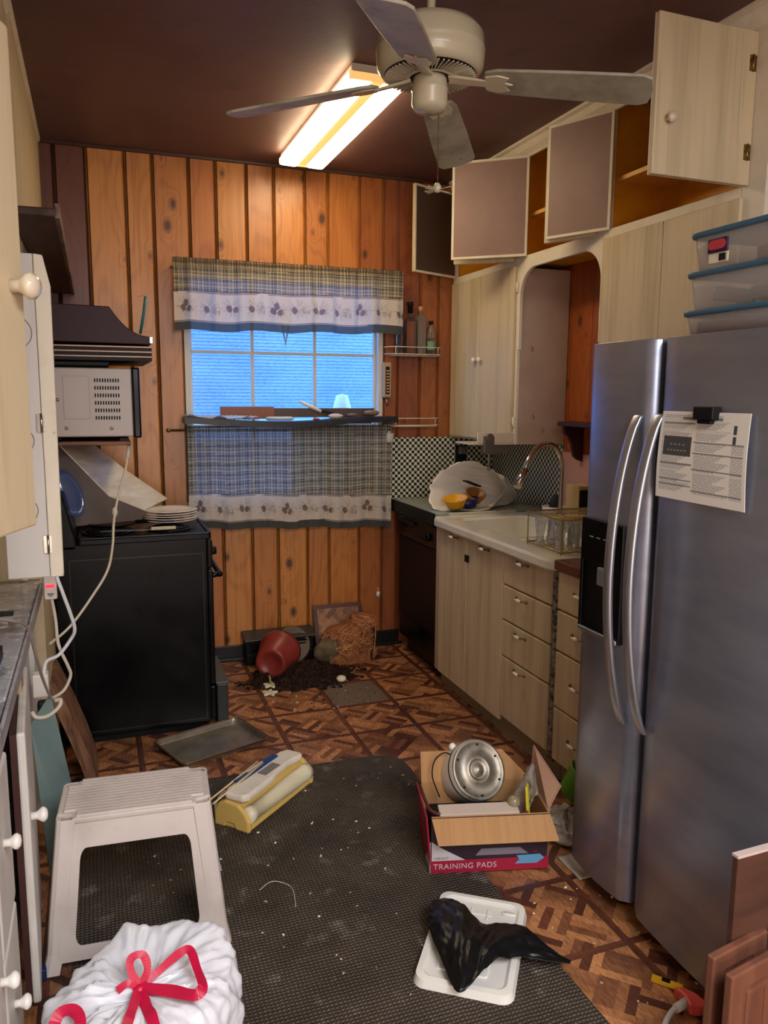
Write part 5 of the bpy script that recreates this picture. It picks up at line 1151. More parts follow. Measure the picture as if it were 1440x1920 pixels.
# ---- tied trash bag
TB = bpy.data.materials.new('white_bag_film'); TB.use_nodes = True; b_ = TB.node_tree.nodes['Principled BSDF']; b_.inputs['Base Color'].default_value = rgb(222, 224, 230); b_.inputs['Roughness'].default_value = .25; b_.inputs['Subsurface Weight'].default_value = .25; b_.inputs['Subsurface Radius'].default_value = (.03, .03, .03)
t = thing('trash_bag', 'full white trash bag tied with crimson drawstrings in front of the stool', 'trash bag', (.055, 1.66, .007))
kx, ky, kz = .036, 1.60, .300
def bagtop(u, v):
    a = 2*pi*u; cx, cy = .055, 1.66
    if v < .72:
        s = v/.72; ph = s*pi*.62; r = .205*sin(ph)**.75 if s > 0 else 0; z = .015+.315*(1-cos(ph))/(1-cos(pi*.62))*.92
    else:
        s = (v-.72)/.28; r0 = .205*sin(pi*.62)**.75; r = r0*(1-s)**.8+.012*s; z = .015+.315*.92+.03*sin(pi*s)*.5+.012*s
    z += (.055*max(0, sin(a+.15))**1.5+.02*cos(a))*sin(pi*min(1, max(0, v-.25)/.62))**1.0
    n1 = fbm(cos(a)*1.6+3, sin(a)*1.6, v*2.2); n2 = fbm(cos(a)*4+1, sin(a)*4, v*5)
    r *= 1+.14*n1+.045*n2
    if v > .45: pl = (v-.45)/.55; q_ = sin(a*13+n1*11)*.6+sin(a*29+n2*6)*.4; r *= 1+.016*pl*q_; z += .009*q_*pl*(1-max(0, (v-.9)/.1))
    cr = .0045*abs(noise.noise(Vector((cos(a)*5, sin(a)*5, v*9))))+.0025*abs(noise.noise(Vector((cos(a)*13, sin(a)*13, v*20)))); r -= cr*3*(v < .9); z -= cr*(v > .4)
    return Vector((cx+(kx-cx)*v+r*1.03*cos(a), cy+(ky-cy)*v+r*sin(a)*.93, max(.008, z+.02*n1*v)))
m = MB(); m.grid(bagtop, 150, 70, closeu=True); m.build('bag_film', TB, t)
CR = mat('crimson_drawstring', rgb(190, 16, 62), .35)
def ribbon(P, w_, name='drawstring', wd=(0, 0, 1), tw_=0.0):
    P = spline(P, 6); m = MB(); prev = None; n = len(P); w_ *= 1.25
    for i, p in enumerate(P):
        tn = (P[min(i+1, n-1)]-P[max(0, i-1)]).normalized(); vw = (p-Vector((0, 0, H))).normalized(); s = tn.cross(vw).normalized()
        s = s.lerp(tn.cross(Vector((0, 0, 1))).normalized() if tn.cross(Vector((0, 0, 1))).length > .1 else s, .0).normalized()
        ww = w_*(1+.06*sin(i*.7)); A, B = m.bm.verts.new(p-s*ww), m.bm.verts.new(p+s*ww)
        if prev: m._f([prev[0], A, B, prev[1]], False)
        prev = (A, B)
    return m.build(name, CR, t, solid=.0012)
k0 = Vector((kx, ky, kz+.028))
def kk(x, y, z): return (kx+x, ky+y, kz+z)
def on_bag(deg, v, h=.006): p = bagtop((deg/360) % 1, v); return (p.x, p.y, p.z+h)
kt = (kx, ky, kz+.03)
ribbon([kt, kk(-.016, .012, .065), kk(-.014, .02, .088), kk(.010, .02, .090), kk(.018, .010, .06), kt], .0065)
ribbon([kt, kk(.045, .015, .050), kk(.085, .022, .072), kk(.108, .018, .078), kk(.118, -.03, .065), kk(.124, -.085, .062), kk(.112, -.10, .058)], .007)
ribbon([kk(.124, -.085, .062), kk(.105, -.095, .058), kk(.06, -.05, .045), kt], .009)
ribbon([kt]+[on_bag(-104, v, .008) for v in (.93, .86, .78, .70, .62, .5)], .008)
ribbon([kt]+[on_bag(-82, v, .008) for v in (.93, .86, .78, .70, .62, .5)], .009)
ribbon([on_bag(225, .60, .004), on_bag(207, .68, .012), on_bag(190, .74, .030), on_bag(192, .80, .030), on_bag(208, .80, .02), on_bag(222, .74, .008), on_bag(230, .64, .004)], .009)
ribbon([kt, kk(-.022, .002, .045), kk(-.045, .0, .035)], .006)
m = MB(); m.sphere((kx, ky, kz+.022), .014, 12, .016); m.build('knot', CR, t)

# ---- baking tray
TRM = mat('worn_tray_steel', rgb(150, 146, 136), .42, .7, c2=rgb(112, 102, 88), sc=(7, 7, 7), th=(.4, .7), c3=rgb(150, 146, 140), sc3=(5, 5, 5), th3=(.5, .8))
tr_ = thing('baking_tray', 'worn dark metal baking tray lying on the parquet beside the range', 'tray', (.437, 3.466, .0), radians(20.4))
def shell(W, D, h, r, fl_, th_=.0015):
    m = MB(); o = rrect(-W/2, W/2, -D/2, D/2, r); i_ = rrect(-W/2+fl_, W/2-fl_, -D/2+fl_, D/2-fl_, r*.8); lo = rrect(-W/2+fl_+.008, W/2-fl_-.008, -D/2+fl_+.008, D/2-fl_-.008, r*.7)
    m_ = m; m_.ring(o, i_, h-.003, h); V = loop_strip(m_, i_, h, lo, .002); m_._f(V); loop_strip(m_, i_, h-.003, lo, .0); return m
m = shell(.43, .305, .026, .03, .007); V = None; m.build('pan', TRM, tr_, world=False)
m = MB(); m.tube([(p[0], p[1], .026) for p in rrect(-.2155, .2155, -.153, .153, .03)], .0035, 6, closed=True); m.build('rolled_rim', mat('bronze_rim', rgb(140, 100, 70), .4, .8), tr_, world=False)

# ---- vacuum sealer / roll cutter
vs = thing('vacuum_sealer', 'yellow and white vacuum bag sealer with a film roll, lying on the mat', 'kitchen appliance', (.565, 2.865, .007), radians(43))
VY = mat('aged_yellow_plastic', rgb(206, 174, 96), .4); VW = mat('aged_white_plastic', rgb(224, 216, 200), .3, c2=rgb(200, 188, 164), sc=(8, 8, 8), th=(.5, .8))
m = MB(); m.prism([(-.075, .0), (-.075, .05), (-.065, .085), (-.03, .10), (.02, .098), (.035, .08), (.035, .045), (.05, .02), (.075, .014), (.075, .0)], -.215, .215, axes((0, 0, 0), (0, -1, 0), (0, 0, 1), (1, 0, 0))); m.build('body', VY, vs, bevel=.008, world=False)
for sx_ in (-1, 1):
    m = MB(); m.prism([(-.078, .0), (-.078, .055), (-.06, .09), (-.03, .104), (.03, .10), (.062, .075), (.08, .04), (.08, .0), (.02, .0), (.01, .02), (-.02, .02), (-.03, 0)], .2 if sx_ > 0 else -.222, .222 if sx_ > 0 else -.2, axes((0, 0, 0), (0, -1, 0), (0, 0, 1), (1, 0, 0))); m.build('end_cap', VY, vs, bevel=.008, world=False)
m = MB(); P = [(-.205, -.04), (-.18, -.055), (-.02, -.05), (.03, -.035), (.12, -.03), (.19, -.045), (.205, -.03), (.205, .035), (.17, .055), (-.17, .055), (-.205, .04)]; m.prism(P, .100, .128); m.build('lid', VW, vs, bevel=.012, seg=3, world=False)
m = MB(); m.box(-.13, .13, .030, .062, .118, .133); m.build('blue_bar', mat('blue_bar', rgb(22, 62, 116), .3), vs, bevel=.005, world=False)
m = MB(); m.box(-.05, .05, .05, .058, .131, .136); m.build('bar_button', VW, vs, bevel=.002, world=False)
m = MB(); m.box(-.03, .07, -.02, .02, .127, .1295); m.build('panel_line', mat('grey_print3', rgb(120, 116, 108), .5), vs, bevel=.001, world=False)
m = MB(); m.lathe([(0, -.205), (.032, -.205), (.032, -.17), (.029, -.168), (.029, -.06), (.031, .03), (.033, .09), (.031, .17), (.034, .172), (.034, .205), (0, .205)], axes((0, -.055, .052), (0, 1, 0), (0, 0, 1), (1, 0, 0)), 24); m.build('film_roll', mat('cream_roll', rgb(214, 206, 176), .3), vs, world=False)
for k, (a, b) in enumerate((((.334, 2.735, .125), (.545, 2.925, .150)), ((.338, 2.70, .125), (.56, 2.905, .152)))):
    m = MB(); m.tube([a, b], [.0035, .0045], 8); tag(m.build('chopstick', mat('bamboo', rgb(210, 186, 140), .5)), ['pale chopstick lying against the vacuum sealer, farther one', 'pale chopstick lying against the vacuum sealer, nearer one'][k], 'chopstick', 'chopsticks by the stool')
m = MB(); m.tube(spline([(.36, 2.80, .02), (.37, 2.86, .04), (.41, 2.90, .06), (.46, 2.90, .05)], 5), .004, 8); tag(m.build('cream_wire', CORD), 'short curled cream wire behind the chopsticks', 'wire')

# ---- spilled plant pot
po = thing('flower_pot', 'terracotta coloured plastic flower pot lying on its side', 'flower pot', (.9, 4.3, .0))
a0 = Vector((.86, 4.185, .098)); ax_ = Vector((.46, .87, .06)).normalized(); u_ = ax_.orthogonal().normalized(); M = axes(a0, u_, ax_.cross(u_), ax_)
POT = mat('terracotta_plastic', rgb(138, 50, 40), .35, c2=rgb(112, 40, 34), sc=(6, 6, 6), th=(.4, .7))
m = MB(); m.lathe([(0, .008), (.055, .008), (.06, .0), (.082, 0), (.088, .006), (.112, .17), (.120, .172), (.123, .205), (.117, .206), (.106, .17), (.08, .012), (0, .014)], M, 40); m.build('pot_shell', POT, po)
m = MB(); m.lathe([(.088, .006), (.0905, .03), (.0935, .045), (.092, .052), (.0895, .03)], M, 40); o = m.build('soil_ring', mat('dried_mud', rgb(150, 96, 64), .9, bump=.5, bsc=(80, 80, 80)), po)
M = axes((1.05, 4.47, .10), Vector((1, .0, 0)), Vector((0, .3, .95)).normalized(), Vector((0, -.95, .3)).normalized())
m = MB(); m.lathe([(0, 0), (.085, 0), (.105, .008), (.108, .016), (.10, .016), (.08, .006), (0, .006)], M, 32); tag(m.build('pot_saucer', mat('grey_saucer', rgb(104, 90, 72), .7)), 'grey brown round saucer leaning behind the fallen flower pot', 'saucer')
# soil
SOIL = mat('potting_soil', rgb(58, 42, 33), .95, spec=.1, c2=rgb(28, 19, 15), sc=(60, 60, 60), th=(.35, .6), bump=.8, bsc=(160, 160, 160))
def soil(x, y):
    d = hypot((x-1.04)/.30, (y-4.18)/.20); e = hypot((x-.72)/.26, (y-4.02)/.2)
    h = .085*(1-d)+.012*(1-e)*0; n_ = fbm(x*9, y*9); n2 = fbm(x*40, y*40)
    h += .034*n_+.020*n2
    if d > 1: h = min(h, -.0015+.010*(n2+.12)*max(0, 2.2-d)+ .008*max(0, 1-e)*(n2+.35))
    return h
m = MB(); nx, ny = 190, 120; V = {}
for i in range(nx+1):
    for j in range(ny+1):
        x = .5+.98*i/nx; y = 3.85+.62*j/ny; V[i, j] = (x, y, soil(x, y))
vm = {}
for i in range(nx):
    for j in range(ny):
        q = [(i, j), (i+1, j), (i+1, j+1), (i, j+1)]
        if max(V[k][2] for k in q) > .0006 and not (V[q[0]][0] < .56 and V[q[0]][1] < 4.1):
            vs_ = []
            for k in q:
                if k not in vm: x, y, z = V[k]; vm[k] = m.bm.verts.new((x, y, max(z, .0004)))
                vs_.append(vm[k])
            m._f(vs_, True)
o = m.build('spilled_soil', SOIL, fixn=False); stuff(tag(o, 'dark potting soil spilled over the parquet in front of the pot', 'soil'))
# coir liner
CO = mat('coir_fibre', rgb(170, 108, 62), .9, c2=rgb(120, 72, 42), sc=(40, 40, 40), th=(.35, .65), bump=1, bsc=(120, 120, 120))
t = thing('coir_liner', 'crumpled orange brown coir plant liner slumped against the paneling', 'plant liner', (1.36, 4.4, 0))
def coir(u, v):
    a = 2*pi*u; s = sin(pi*v*.5); r = (.165-.03*v)*(1+.22*fbm(cos(a)*2, sin(a)*2, v*3+5)); z = .235*v**.8*(1+.18*cos(a+.2))+.012*fbm(cos(a)*7, sin(a)*7, v*9)
    if v > .93: r *= (1-(v-.93)/.07*.9)
    return Vector((1.365+r*cos(a)+.03*v, 4.385+r*.62*sin(a)+.02*v, max(0.001, z)))
m = MB(); m.grid(coir, 48, 22, closeu=True); m.build('liner_body', CO, t)
rc = random.Random(5); m = MB()
for k in range(170):
    a = rc.uniform(pi*.9, 2.15*pi); v = rc.uniform(.1, .95); p = coir(a/(2*pi) % 1, v); P = [p]
    da = rc.uniform(-.9, .9); dv = rc.uniform(-.35, .35)
    for s in (.33, .66, 1):
        q = coir((a+da*s)/(2*pi) % 1, min(.98, max(.02, v+dv*s))); q.y -= .008+.012*rc.random(); q.x += .01*cos(a); q.z = max(.004, q.z+.01*rc.uniform(-1, 1)); P.append(q)
    m.tube(spline(P, 3), .0022, 4)
o = m.build('loose_fibre', mat('light_coir', rgb(226, 160, 104), .9, c2=rgb(150, 96, 60), sc=(20, 20, 20)), t); stuff(o)
m = MB(); 
for k in range(18): z = .03+k*.0105; m.tube([(1.50+.02*sin(z*9), 4.30, z), (1.525+.02*sin(z*9), 4.36, z+.004), (1.53, 4.42, z+.006)], .0032, 5)
o = m.build('edge_stitch', bpy.data.materials['light_coir'], t); stuff(o)
m = MB(); m.grid(lambda u, v: Vector((1.235+.085*sin(pi*v)*cos(2*pi*u)*(1+.2*fbm(u*6, v*6)), 4.335+.05*sin(pi*v)*sin(2*pi*u), .085+.075*-cos(pi*v)+.01*fbm(u*20, v*9))), 24, 14, closeu=True); m.build('grey_root_mass', mat('mossy_root', rgb(112, 96, 70), .95, bump=1, bsc=(90, 90, 90), c2=rgb(78, 64, 46), sc=(20, 20, 20)), t)
# spare floor tile leaning on the wall
t = thing('loose_floor_tile', 'loose parquet patterned floor tile leaning against the paneled wall', 'floor tile', (1.37, 4.56, 0))
m = MB(); u_ = Vector((1, 0, 0)); v_ = Vector((0, .10, .30)).normalized(); M = axes((1.205, 4.465, .004), u_, v_, u_.cross(v_))
rr = random.Random(11); TS = .315
def tq(q, c): m.color(C3(c, rr.uniform(.85, 1.0))); m.poly([M @ Vector((a, b, 0)) for a, b in q])
for (a, b, c, d_) in ((0, 0, TS, .025), (0, TS-.025, TS, TS), (0, .025, .025, TS-.025), (TS-.025, .025, TS, TS-.025)): tq([(a, b), (c, b), (c, d_), (a, d_)], rr.choice(darkc))
blk = .09
for a in range(-4, 5):
    for b in range(-4, 5):
        for k in range(3):
            s = .03; q = [(a*blk, b*blk+k*s), ((a+1)*blk, b*blk+k*s), ((a+1)*blk, b*blk+(k+1)*s), (a*blk, b*blk+(k+1)*s)] if (a+b) % 2 else [(a*blk+k*s, b*blk), (a*blk+(k+1)*s, b*blk), (a*blk+(k+1)*s, (b+1)*blk), (a*blk+k*s, (b+1)*blk)]
            q = [(TS/2+(x-y)*.7071, TS/2+(x+y)*.7071) for x, y in q]; q = clip(q, .025, TS-.025, .025, TS-.025)
            if q: tq(q, rr.choice(lightc+midc))
m.build('tile_face', FL, t, fixn=False)
m = MB(); m.prism([(0, 0), (TS, 0), (TS, TS), (0, TS)], .0006, .003, M @ Matrix.Scale(-1, 4, (0, 0, 1))); m.build('tile_back', DARKWOOD, t)
# black floor register box
t = thing('floor_vent_box', 'black metal floor register box against the wall behind the pot', 'vent', (.98, 4.52, 0))
m = MB(); m.box(.775, 1.185, 4.47, 4.58, 0, .15); m.box(.775, 1.185, 4.455, 4.47, .012, .07); m.build('vent_body', BLACKM, t, bevel=.004)
m = MB(); m.prism([(4.448, .148), (4.448, .158), (4.58, .182), (4.58, .148)], .765, 1.195, axes((0, 0, 0), (0, 1, 0), (0, 0, 1), (1, 0, 0))); m.build('vent_lid', mat('grey_black_lid', rgb(58, 56, 52), .4), t, bevel=.003)
for k in range(3): m = MB(); m.box(.80, 1.16, 4.464, 4.47, .085+k*.018, .093+k*.018); m.build('louver', BLACKGLOSS, t)
# flower shaped pieces
FW = mat('cream_white_plastic', rgb(226, 218, 190), .4)
def flower(x, y, z, r, name, label, stem=False):
    t = thing(name, label, 'ornament', (x, y, z), group='flower shaped pieces near the soil')
    m = MB(); P = [(r*(.72+.28*cos(5*a))*cos(a), r*(.72+.28*cos(5*a))*sin(a)) for a in [2*pi*k/40 for k in range(40)]]
    m.prism(P, z, z+.012, Matrix.Translation((x, y, 0))); m.build('petals', FW, t, bevel=.003)
    if stem: m = MB(); m.cyl((x, y, z+.012), (x-.004, y, z+.06), .007, .005, 10); m.build('stem', mat('olive_stem', rgb(150, 140, 80), .6), t)
flower(.835, 4.07, .012, .043, 'flower_ornament', 'white flower shaped piece with a short stem in front of the pot', True)
flower(.812, 3.98, .004, .045, 'flower_ornament', 'flat white flower shaped piece nearest the camera in front of the pot')
m = MB(); m.sphere((1.225, 4.03, .022), .028, 14, .018); tag(m.build('white_pebble', FW), 'round cream stone on the edge of the spilled soil', 'stone')
# crumbs
rc = random.Random(9); m = MB()
for k in range(260):
    if k < 90: x, y, z = rc.uniform(.1, 1.15), rc.uniform(1.3, 3.0), .007
    elif k < 130: x, y, z = rc.uniform(1.2, 1.7), rc.uniform(1.5, 2.5), 0
    else: x, y, z = rc.gauss(1.0, .3), rc.gauss(3.8, .3), 0
    if .9 < x < 1.5 and 2.05 < y < 2.6: continue
    if x < .65 and y > 3.55: continue
    if x > 1.65: continue
    s = rc.uniform(.002, .006)*(1.5 if k % 17 == 0 else 1); R = Matrix.Translation((x, y, z+s*.35))@Matrix.Rotation(rc.uniform(0, 6), 4, 'Z'); m.color(rgb(*(rc.choice([(210, 200, 180), (170, 150, 120), (230, 225, 215)]) if k < 130 else rc.choice([(60, 44, 36), (40, 30, 26), (200, 190, 170), (100, 80, 60)]))))
    m.hull8([R @ Vector(p) for p in ((-s, -s*.6, -s*.3), (s, -s*.5, -s*.3), (s*.8, s*.6, -s*.3), (-s*.7, s*.5, -s*.3), (-s*.7, -s*.4, s*.3), (s*.7, -s*.3, s*.3), (s*.5, s*.4, s*.3), (-s*.5, s*.3, s*.3))])
stuff(tag(m.build('crumbs', mat('crumb', None, .8, attr=True)), 'pale crumbs and bits of debris scattered over the mat and parquet', 'debris'))
m = MB(); m.tube(spline([(.43, 2.32, .009), (.48, 2.35, .010), (.53, 2.30, .009), (.52, 2.2, .009)], 6), .0013, 5); tag(m.build('string', CORD), 'thin pale thread lying on the mat right of the stool', 'thread')
m = MB(); m.prism([(.52, 3.03), (.545, 3.0), (.585, 2.985), (.56, 3.02), (.535, 3.05)], .008, .012); tag(m.build('paper_scrap', WHITEP), 'small white paper scrap on the mat behind the sealer', 'paper')

# ---- cardboard box of pots
RED = mat('crimson_print', rgb(150, 22, 52), .5); PUR2 = mat('dark_purple_print', rgb(44, 26, 40), .5); KR = mat('brown_cardboard', rgb(176, 132, 86), .8, c2=rgb(168, 125, 80), sc=(60, 3, 3), th=(.4, .6)); GRW = mat('grey_white_print', rgb(186, 180, 182), .5)
bxo = thing('cardboard_box', 'open red and purple training pads carton with brown flaps', 'box', (.985, 2.22, .0), radians(-14.8))
W, D, Hh = .40, .25, .205
def L_(name, m, mtl, parent=bxo, **k): return m.build(name, mtl, parent, world=False, **k)
zf = .008
m = MB(); m.box(0, W, 0, .005, zf, Hh); fr_ = L_('front_panel', m, PUR2)
m = MB(); m.box(0, W, -.0008, 0, zf, .052); L_('red_band', m, RED, fr_)
m = MB(); m.prism([(.002, .052), (.115, .052), (.03, .10), (.002, .12)], -.0008, 0, XZ(0)); L_('grey_corner', m, GRW, fr_)
m = MB(); m.prism([(.285, .03), (.36, .03), (.385, .048), (.37, .062), (.29, .060), (.30, .045)], -.0014, -.0008, XZ(0)); L_('blue_patch', m, mat('cyan_patch', rgb(90, 150, 190), .5), fr_)
m = MB(); m.prism([(.15, .066), (.33, .066), (.30, .09), (.17, .09)], -.0010, -.0002, XZ(0)); L_('picture_patch', m, mat('grey_picture', rgb(120, 112, 124), .5), fr_)
def text(s, size, loc, mtl, parent, name, rx=pi/2):
    c = bpy.data.curves.new(name, 'FONT'); c.body = s; c.size = size; c.extrude = .0003; c.space_character = 1.08
    o = bpy.data.objects.new(name, c); link(o); dg = bpy.context.evaluated_depsgraph_get(); me = bpy.data.meshes.new_from_object(o.evaluated_get(dg)); bpy.data.objects.remove(o)
    me.transform(Matrix.Translation(loc)@Matrix.Rotation(rx, 4, 'X')); me.materials.clear(); me.materials.append(mtl); o = bpy.data.objects.new(name, me); link(o); o.parent = parent; return o
text('TRAINING PADS', .0275, (.008, -.0012, .022), GRW, fr_, 'lettering')
text('VIBRANT', .012, (.008, -.0012, .057), mat('grey_letter', rgb(96, 88, 96), .5), fr_, 'small_lettering')
text('x2', .014, (.345, -.0012, .068), RED, fr_, 'small_lettering')
m = MB(); m.hull8([(0, 0, zf), (.005, 0, zf), (.005, D, zf), (0, D, zf), (-.018, -.0, Hh), (-.013, 0, Hh), (-.013, D, Hh), (-.018, D, Hh)]); lp = L_('side_panel', m, RED)
m = MB(); m.prism([(0, zf), (0, .12), (.10, zf)], -.0035, -.0015, axes((0, 0, 0), (0, 1, 0), (0, 0, 1), (1, 0, 0))@Matrix.Identity(4)); o = L_('grey_stripe', m, GRW, lp)
m = MB(); m.box(W-.005, W, 0, D, zf, Hh); L_('side_panel', m, KR)
m = MB(); m.box(0, W, D-.005, D, zf, Hh); L_('back_panel', m, KR)
m = MB(); m.box(.003, W-.003, .003, D-.003, zf, zf+.004); L_('bottom', m, KR)
m = MB(); m.hull8([(.0, .002, Hh), (W, .002, Hh), (W, .005, Hh+.002), (0, .005, Hh+.002), (.015, -.058, Hh-.065), (W+.015, -.058, Hh-.065), (W+.016, -.055, Hh-.063), (.016, -.055, Hh-.063)]); L_('front_flap', m, KR)
m = MB(); m.hull8([(.0, D-.004, Hh), (W-.0, D-.004, Hh), (W-.0, D, Hh), (.0, D, Hh), (.0, D+.03, Hh+.10), (W-.10, D+.03, Hh+.10), (W-.10, D+.034, Hh+.10), (.0, D+.034, Hh+.10)]); L_('rear_flap', m, KR)
m = MB(); m.hull8([(W-.003, .02, Hh), (W, .02, Hh), (W, D-.01, Hh), (W-.003, D-.01, Hh), (W+.045, .04, Hh+.075), (W+.048, .04, Hh+.075), (W+.003, D-.03, Hh+.14), (W-.0, D-.03, Hh+.14)]); L_('side_flap', m, mat('pinkish_cardboard', rgb(178, 140, 116), .8))
# contents, each a thing; boxm maps carton coordinates to the room
boxm = Matrix.Translation((.985, 2.22, 0))@Matrix.Rotation(radians(-14.8), 4, 'Z')
ALU = mat('dull_aluminium', rgb(176, 168, 154), .5, .85, c2=rgb(120, 108, 92), sc=(14, 14, 14), th=(.45, .7))
c0 = Vector((1.235, 2.375, .262)); ax_ = Vector((.10, -.82, .50)).normalized(); u_ = Vector((1, 0, 0)); u_ = (u_-ax_*u_.dot(ax_)).normalized(); M = axes(c0, u_, ax_.cross(u_), ax_)
t = thing('metal_cooker_base', 'round dented aluminium pot base with stepped rings lying in the carton', 'pot', tuple(c0))
m = MB(); m.lathe([(0, .004), (.012, .004), (.014, .0), (.02, 0), (.024, -.010), (.030, -.012), (.036, .002), (.046, .004), (.050, -.004), (.082, -.006), (.092, .000), (.097, .004), (.104, .004), (.106, -.002)], M, 48); m.build('metal_base', ALU, t)
m = MB(); m.lathe([(.106, -.003), (.108, -.012), (.108, -.10), (.10, -.13), (0, -.135)], M, 40); m.build('pot_body', mat('white_pot_enamel', rgb(214, 206, 192), .3), t)
m = MB(); m.lathe([(.1085, -.022), (.1095, -.026), (.1085, -.03)], M, 40); m.build('dark_line', BLACKM, t)
m = MB(); m.sphere(tuple(M @ Vector((-.06, .095, -.05))), .014, 12); m.build('foot_knob', WHITEP, t)
for a in (25, 80, 150, 215, 265, 330): m = MB(); m.lathe([(0, .001), (.004, .001), (.004, -.004)], M @ Matrix.Translation((.088*cos(radians(a)), .088*sin(radians(a)), .0)), 10); m.build('screw_hole', BLACKM, t)
m = MB(); m.prism([(.03, .012), (.30, .012), (.30, .07), (.03, .07)], 0, .012, boxm @ Matrix.Translation((0, 0, .195))@Matrix.Rotation(radians(8), 4, 'X')); tag(m.build('pale_tray', mat('pale_card', rgb(196, 178, 164), .6), bevel=.003), 'pale flat tray lying across the front of the carton', 'tray')
m = MB(); m.tube([tuple(boxm @ Vector(p)) for p in spline([(-.006, .22, .20), (-.004, .10, .208), (.012, .03, .208), (.10, .016, .196), (.25, .014, .194), (.33, .02, .20)], 5)], .006, 8); tag(m.build('basket_rim', mat('maroon_rim', rgb(80, 36, 34), .4)), 'dark maroon curved basket rim inside the carton', 'basket')
m = MB(); m.sphere(tuple(boxm @ Vector((.29, .055, .222))), .022, 16); tag(m.build('glass_ball', mat('amber_glass_ball', rgb(190, 176, 140), .08, tr=.6)), 'small glass lid knob beside the pot base in the carton', 'glass ball')
m = MB(); m.grid(lambda u, v: boxm @ Vector((.31+.06*v+.03*sin(u*7)*(1-v)+.012*fbm(u*6, v*6), .05+.14*u, .13+.20*v*(1-.35*abs(2*u-1))+.01*fbm(u*9, v*9))), 24, 20)
tag(m.build('clear_bag', mat('grey_clear_film', rgb(176, 172, 166), .12, alpha=.45), solid=.0008), 'crumpled clear plastic bag standing in the right of the carton', 'bag')
m = MB(); m.hull8([tuple(boxm @ Vector(p)) for p in ((.335, .04, .12), (.350, .04, .12), (.365, .11, .12), (.35, .11, .12), (.325, .05, .275), (.335, .05, .275), (.35, .09, .27), (.34, .09, .27))]); tag(m.build('yellow_packet', mat('yellow_packet', rgb(196, 180, 50), .4), bevel=.004), 'narrow yellow packet inside the plastic bag in the carton', 'packet')
m = MB(); m.box(.02, .30, .10, .22, .012, .14, boxm); tag(m.build('dark_pan_set', BLACKM, bevel=.01), 'dark pan at the bottom of the carton', 'pan')
m = MB(); m.tube([tuple(boxm @ Vector(p)) for p in spline([(.06, .20, .17), (.035, .215, .24), (.045, .235, .29), (.08, .245, .315), (.115, .247, .30)], 6)], .0025, 6); tag(m.build('black_cable', BLACKM), 'thin black cable looped behind the pot base in the carton', 'cable')
# ---- green bowl and crumpled wrap beside the refrigerator
GR = mat('lime_green_plastic', rgb(96, 170, 40), .35)
M = Matrix.Translation((1.675, 2.46, .045))@Matrix.Rotation(radians(35), 4, 'Y')@Matrix.Rotation(radians(20), 4, 'X')
m = MB(); m.lathe([(0, 0), (.045, 0), (.05, .006), (.078, .10), (.084, .105), (.080, .107), (.074, .10), (.045, .006), (0, .005)], M, 32); tag(m.build('green_bucket', GR), 'lime green plastic bowl tipped over beside the refrigerator', 'bowl')
m = MB(); m.grid(lambda u, v: Vector((1.555+.085*cos(2*pi*u)*sin(pi*v)*(1+.4*fbm(u*8, v*6)), 2.29+.10*sin(2*pi*u)*sin(pi*v)*(1+.4*fbm(v*8, u*6, 3)), max(.001, .035-.045*cos(pi*v)+.03*fbm(u*11, v*9, 7)))), 60, 30, closeu=True)
tag(m.build('crumpled_wrap', mat('crumpled_paper_wrap', rgb(190, 182, 170), .4, c2=rgb(140, 130, 116), sc=(20, 20, 20)), fixn=True), 'crumpled pale plastic wrap between the carton and the refrigerator', 'wrap')
m = MB(); m.grid(lambda u, v: Vector((1.44+.13*u, 2.03+.14*v, .003+.004*abs(fbm(u*5, v*5)))), 12, 12); tag(m.build('paper_sheet', mat('dusty_paper', rgb(190, 176, 156), .7), solid=.001), 'small dusty paper sheet on the parquet beside the refrigerator', 'paper')

# ---- white tray with a black bag
pt_ = thing('plastic_tray', 'white molded plastic tray lying on the mat', 'tray', (.964, 1.860, .007), radians(-35.5))
WT = mat('white_foam_tray', rgb(226, 224, 216), .4)
W, D = .275, .41
m = MB(); o = rrect(-W/2, W/2, -D/2, D/2, .035); i1 = rrect(-W/2+.006, W/2-.006, -D/2+.006, D/2-.006, .033); i2 = rrect(-W/2+.022, W/2-.022, -D/2+.022, D/2-.022, .03); i3 = rrect(-W/2+.032, W/2-.032, -D/2+.032, D/2-.032, .028)
loop_strip(m, o, 0, i1, .022); loop_strip(m, i1, .022, i2, .024); V = loop_strip(m, i2, .024, i3, .014); m._f(V); m.build('tray_shell', WT, pt_, world=False)
m = MB(); m.box(-.05, .035, .12, .126, .013, .018); m.build('molded_rib', WT, pt_, bevel=.002, world=False)
for x in (-.03, .02): m = MB(); m.box(x, x+.005, .10, .15, .013, .018); m.build('molded_rib', WT, pt_, bevel=.002, world=False)
for x in (-.085, .085): m = MB(); m.lathe([(0, .014), (.02, .014), (.018, .019), (0, .020)], Matrix.Translation((x, .145, 0)), 16, sx=1.2, sy=.5); m.build('molded_boss', WT, pt_, world=False)
m = MB(); m.prism(rrect(-.085, .06, -.14, .03, .01), .012, .018); m.build('raised_panel', WT, pt_, bevel=.003, world=False)
BB = mat('black_bag_film', rgb(12, 12, 13), .33, spec=.4)
A = spline([(.865, 1.975, .05), (.90, 2.01, .06), (.955, 2.0, .065), (.975, 1.93, .075), (.995, 1.87, .06), (1.045, 1.86, .055), (1.11, 1.815, .05), (1.14, 1.745, .035), (1.175, 1.68, .02)], 6)
B = spline([(.85, 1.93, .045), (.835, 1.85, .05), (.825, 1.76, .045), (.822, 1.675, .04), (.86, 1.672, .045), (.915, 1.70, .06), (.985, 1.725, .055), (1.07, 1.72, .04), (1.165, 1.672, .018)], 6)
